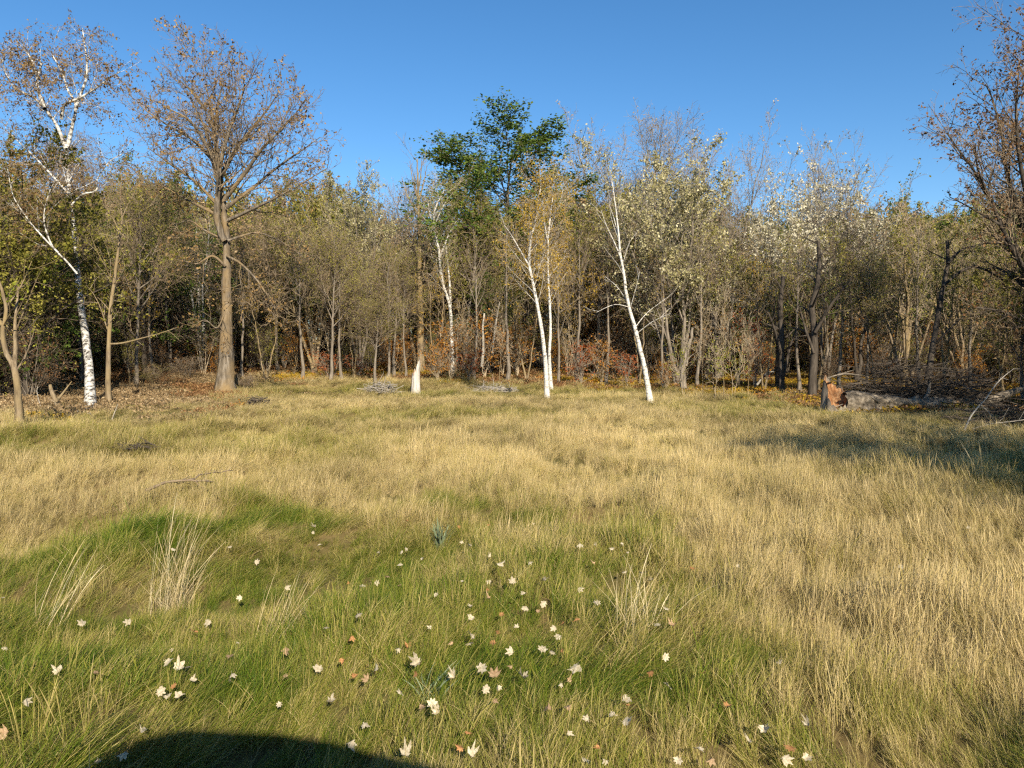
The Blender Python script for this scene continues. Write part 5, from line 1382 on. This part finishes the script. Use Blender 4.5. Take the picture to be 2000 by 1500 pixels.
li = np.where((aa > 0.1) & (rg.random(n) < 0.35), 2, li)
rot = np.zeros((n, 3)); rot[:, 2] = rg.uniform(0, 6.28, n)
sc = rg.uniform(0.7, 1.3, n)
scatter('leaf_litter', np.stack([xx, yy, gz(xx, yy) + 0.02 + 0.12 * lz[pk]], 1), rot, np.stack([sc, sc, sc], 1), li, np.zeros(n), np.ones(n), LIT, 'brown and yellow leaf litter under the trees', 'leaf litter')

# ------------------------------------------------------------------ what throws the shadows from outside the picture
plant('shade_tree', 'olive_a', Vector((9.3, 2.2, 0)), 8.2, 'leafy tree outside the right edge whose shadow falls across the field', 'tree', None, 0.4, 1.0)
plant('shade_tree', 'green_b', Vector((12.6, 4.0, 0)), 9.8, 'darker leafy tree farther outside the right edge, shading the grass by the log', 'tree', None, 1.4, 1.1)
plant('shade_tree', 'olive_a', Vector((17.0, 8.0, 0)), 11, 'tall leafy tree outside the right edge that shades the fallen trunk', 'tree', None, 2.4, 1.0)
plant('shade_tree', 'green_b', Vector((24.0, 12.0, 0)), 12, 'tallest leafy tree outside the right edge that darkens the right hand wood', 'tree', None, 3.4, 1.1)

plant('shade_tree', 'green_b', Vector((18.0, 13.0, 0)), 9.5, 'leafy tree beyond the right edge, level with the fallen trunk, shading its brush', 'tree', None, 4.4, 1.1)
plant('shade_tree', 'olive_a', Vector((21.5, 15.5, 0)), 11, 'olive leafy tree beyond the right edge nearest the rust brown oak', 'tree', None, 5.4, 1.1)
plant('shade_tree', 'pale_a', Vector((11.0, 1.0, 0)), 8.5, 'broad leafy tree nearest the camera outside the right edge, casting the wide shadow', 'tree', None, 5.0, 1.2)
M_PAINT = simple_mat('green_paint', (0.05, 0.10, 0.04), 0.35, 0, 0.5)
M_RUBBER = simple_mat('rubber', (0.02, 0.02, 0.02), 0.9)
M_BLACK = simple_mat('black_plastic', (0.03, 0.03, 0.032), 0.5)
import bmesh
from mathutils import Matrix
def box(bm, x0, x1, y0, y1, z0, z1, bev=0.02):
    r = bmesh.ops.create_cube(bm, size=1.0)
    bmesh.ops.scale(bm, vec=(x1 - x0, y1 - y0, z1 - z0), verts=r['verts'])
    bmesh.ops.translate(bm, vec=((x0 + x1) / 2, (y0 + y1) / 2, (z0 + z1) / 2), verts=r['verts'])
    if bev:
        ed_ = {e_ for v_ in r['verts'] for e_ in v_.link_edges}
        bmesh.ops.bevel(bm, geom=list(ed_), offset=bev, segments=2, affect='EDGES')
caster = tag(link('buggy_shadow_caster', None, None, (0.10, -1.30, 0.0)), 'unseen shadow caster added behind the camera, built as a roofed farm buggy', 'shadow caster')  # unseen buggy, added to cast the shadow along the bottom edge
def roof_fn(bm):
    # roof plate, front edge bowed to shape the shadow's outline
    pts = [(-0.68, 0.70), (-0.62, 0.95), (-0.46, 1.04), (-0.05, 1.03), (0.18, 0.97), (0.70, 0.72), (0.72, -0.7), (-0.68, -0.7)]
    lo = [bm.verts.new((a_, b_, 2.02)) for a_, b_ in pts]; hi = [bm.verts.new((a_ * 0.94, b_ * 0.95, 2.10)) for a_, b_ in pts]
    bm.faces.new(lo[::-1]); bm.faces.new(hi)
    for i in range(len(pts)):
        j = (i + 1) % len(pts); bm.faces.new((lo[i], lo[j], hi[j], hi[i]))
link('roof', bm_mesh('roof', roof_fn, [M_BLACK]), caster)
link('body', bm_mesh('body', lambda bm: (box(bm, -0.55, 0.55, -0.9, 0.45, 0.42, 0.80, .05), box(bm, -0.50, 0.50, 0.30, 0.70, 0.45, 0.95, .06)), [M_PAINT]), caster)
link('seat', bm_mesh('seat', lambda bm: (box(bm, -0.5, 0.5, -0.55, -0.1, 0.80, 0.93, .04), box(bm, -0.5, 0.5, -0.68, -0.56, 0.94, 1.4, .04)), [M_BLACK]), caster)
for sx, sy in ((-.55, .5), (.55, .5), (-.55, -.65), (.55, -.65)):
    link('post', bm_mesh('post', lambda bm: box(bm, sx - .02, sx + .02, sy - .02, sy + .02, 0.8, 2.03, .006), [M_BLACK]), caster)
for sx, sy in ((-.58, .45), (.58, .45), (-.58, -.65), (.58, -.65)):
    def wheel_fn(bm):
        t = np.linspace(0, 2 * np.pi, 21)[:-1]
        prof = [(0.18, -.10), (0.29, -.11), (0.31, -.06), (0.31, .06), (0.29, .11), (0.18, .10)]
        R_ = [[bm.verts.new((sx + w_, sy + math.cos(a_) * r_, 0.30 + math.sin(a_) * r_)) for r_, w_ in prof] for a_ in t]
        for i in range(20):
            for j in range(5): bm.faces.new((R_[i][j], R_[(i + 1) % 20][j], R_[(i + 1) % 20][j + 1], R_[i][j + 1]))
    wo = link('tyre', bm_mesh('tyre', wheel_fn, [M_RUBBER], True), caster)
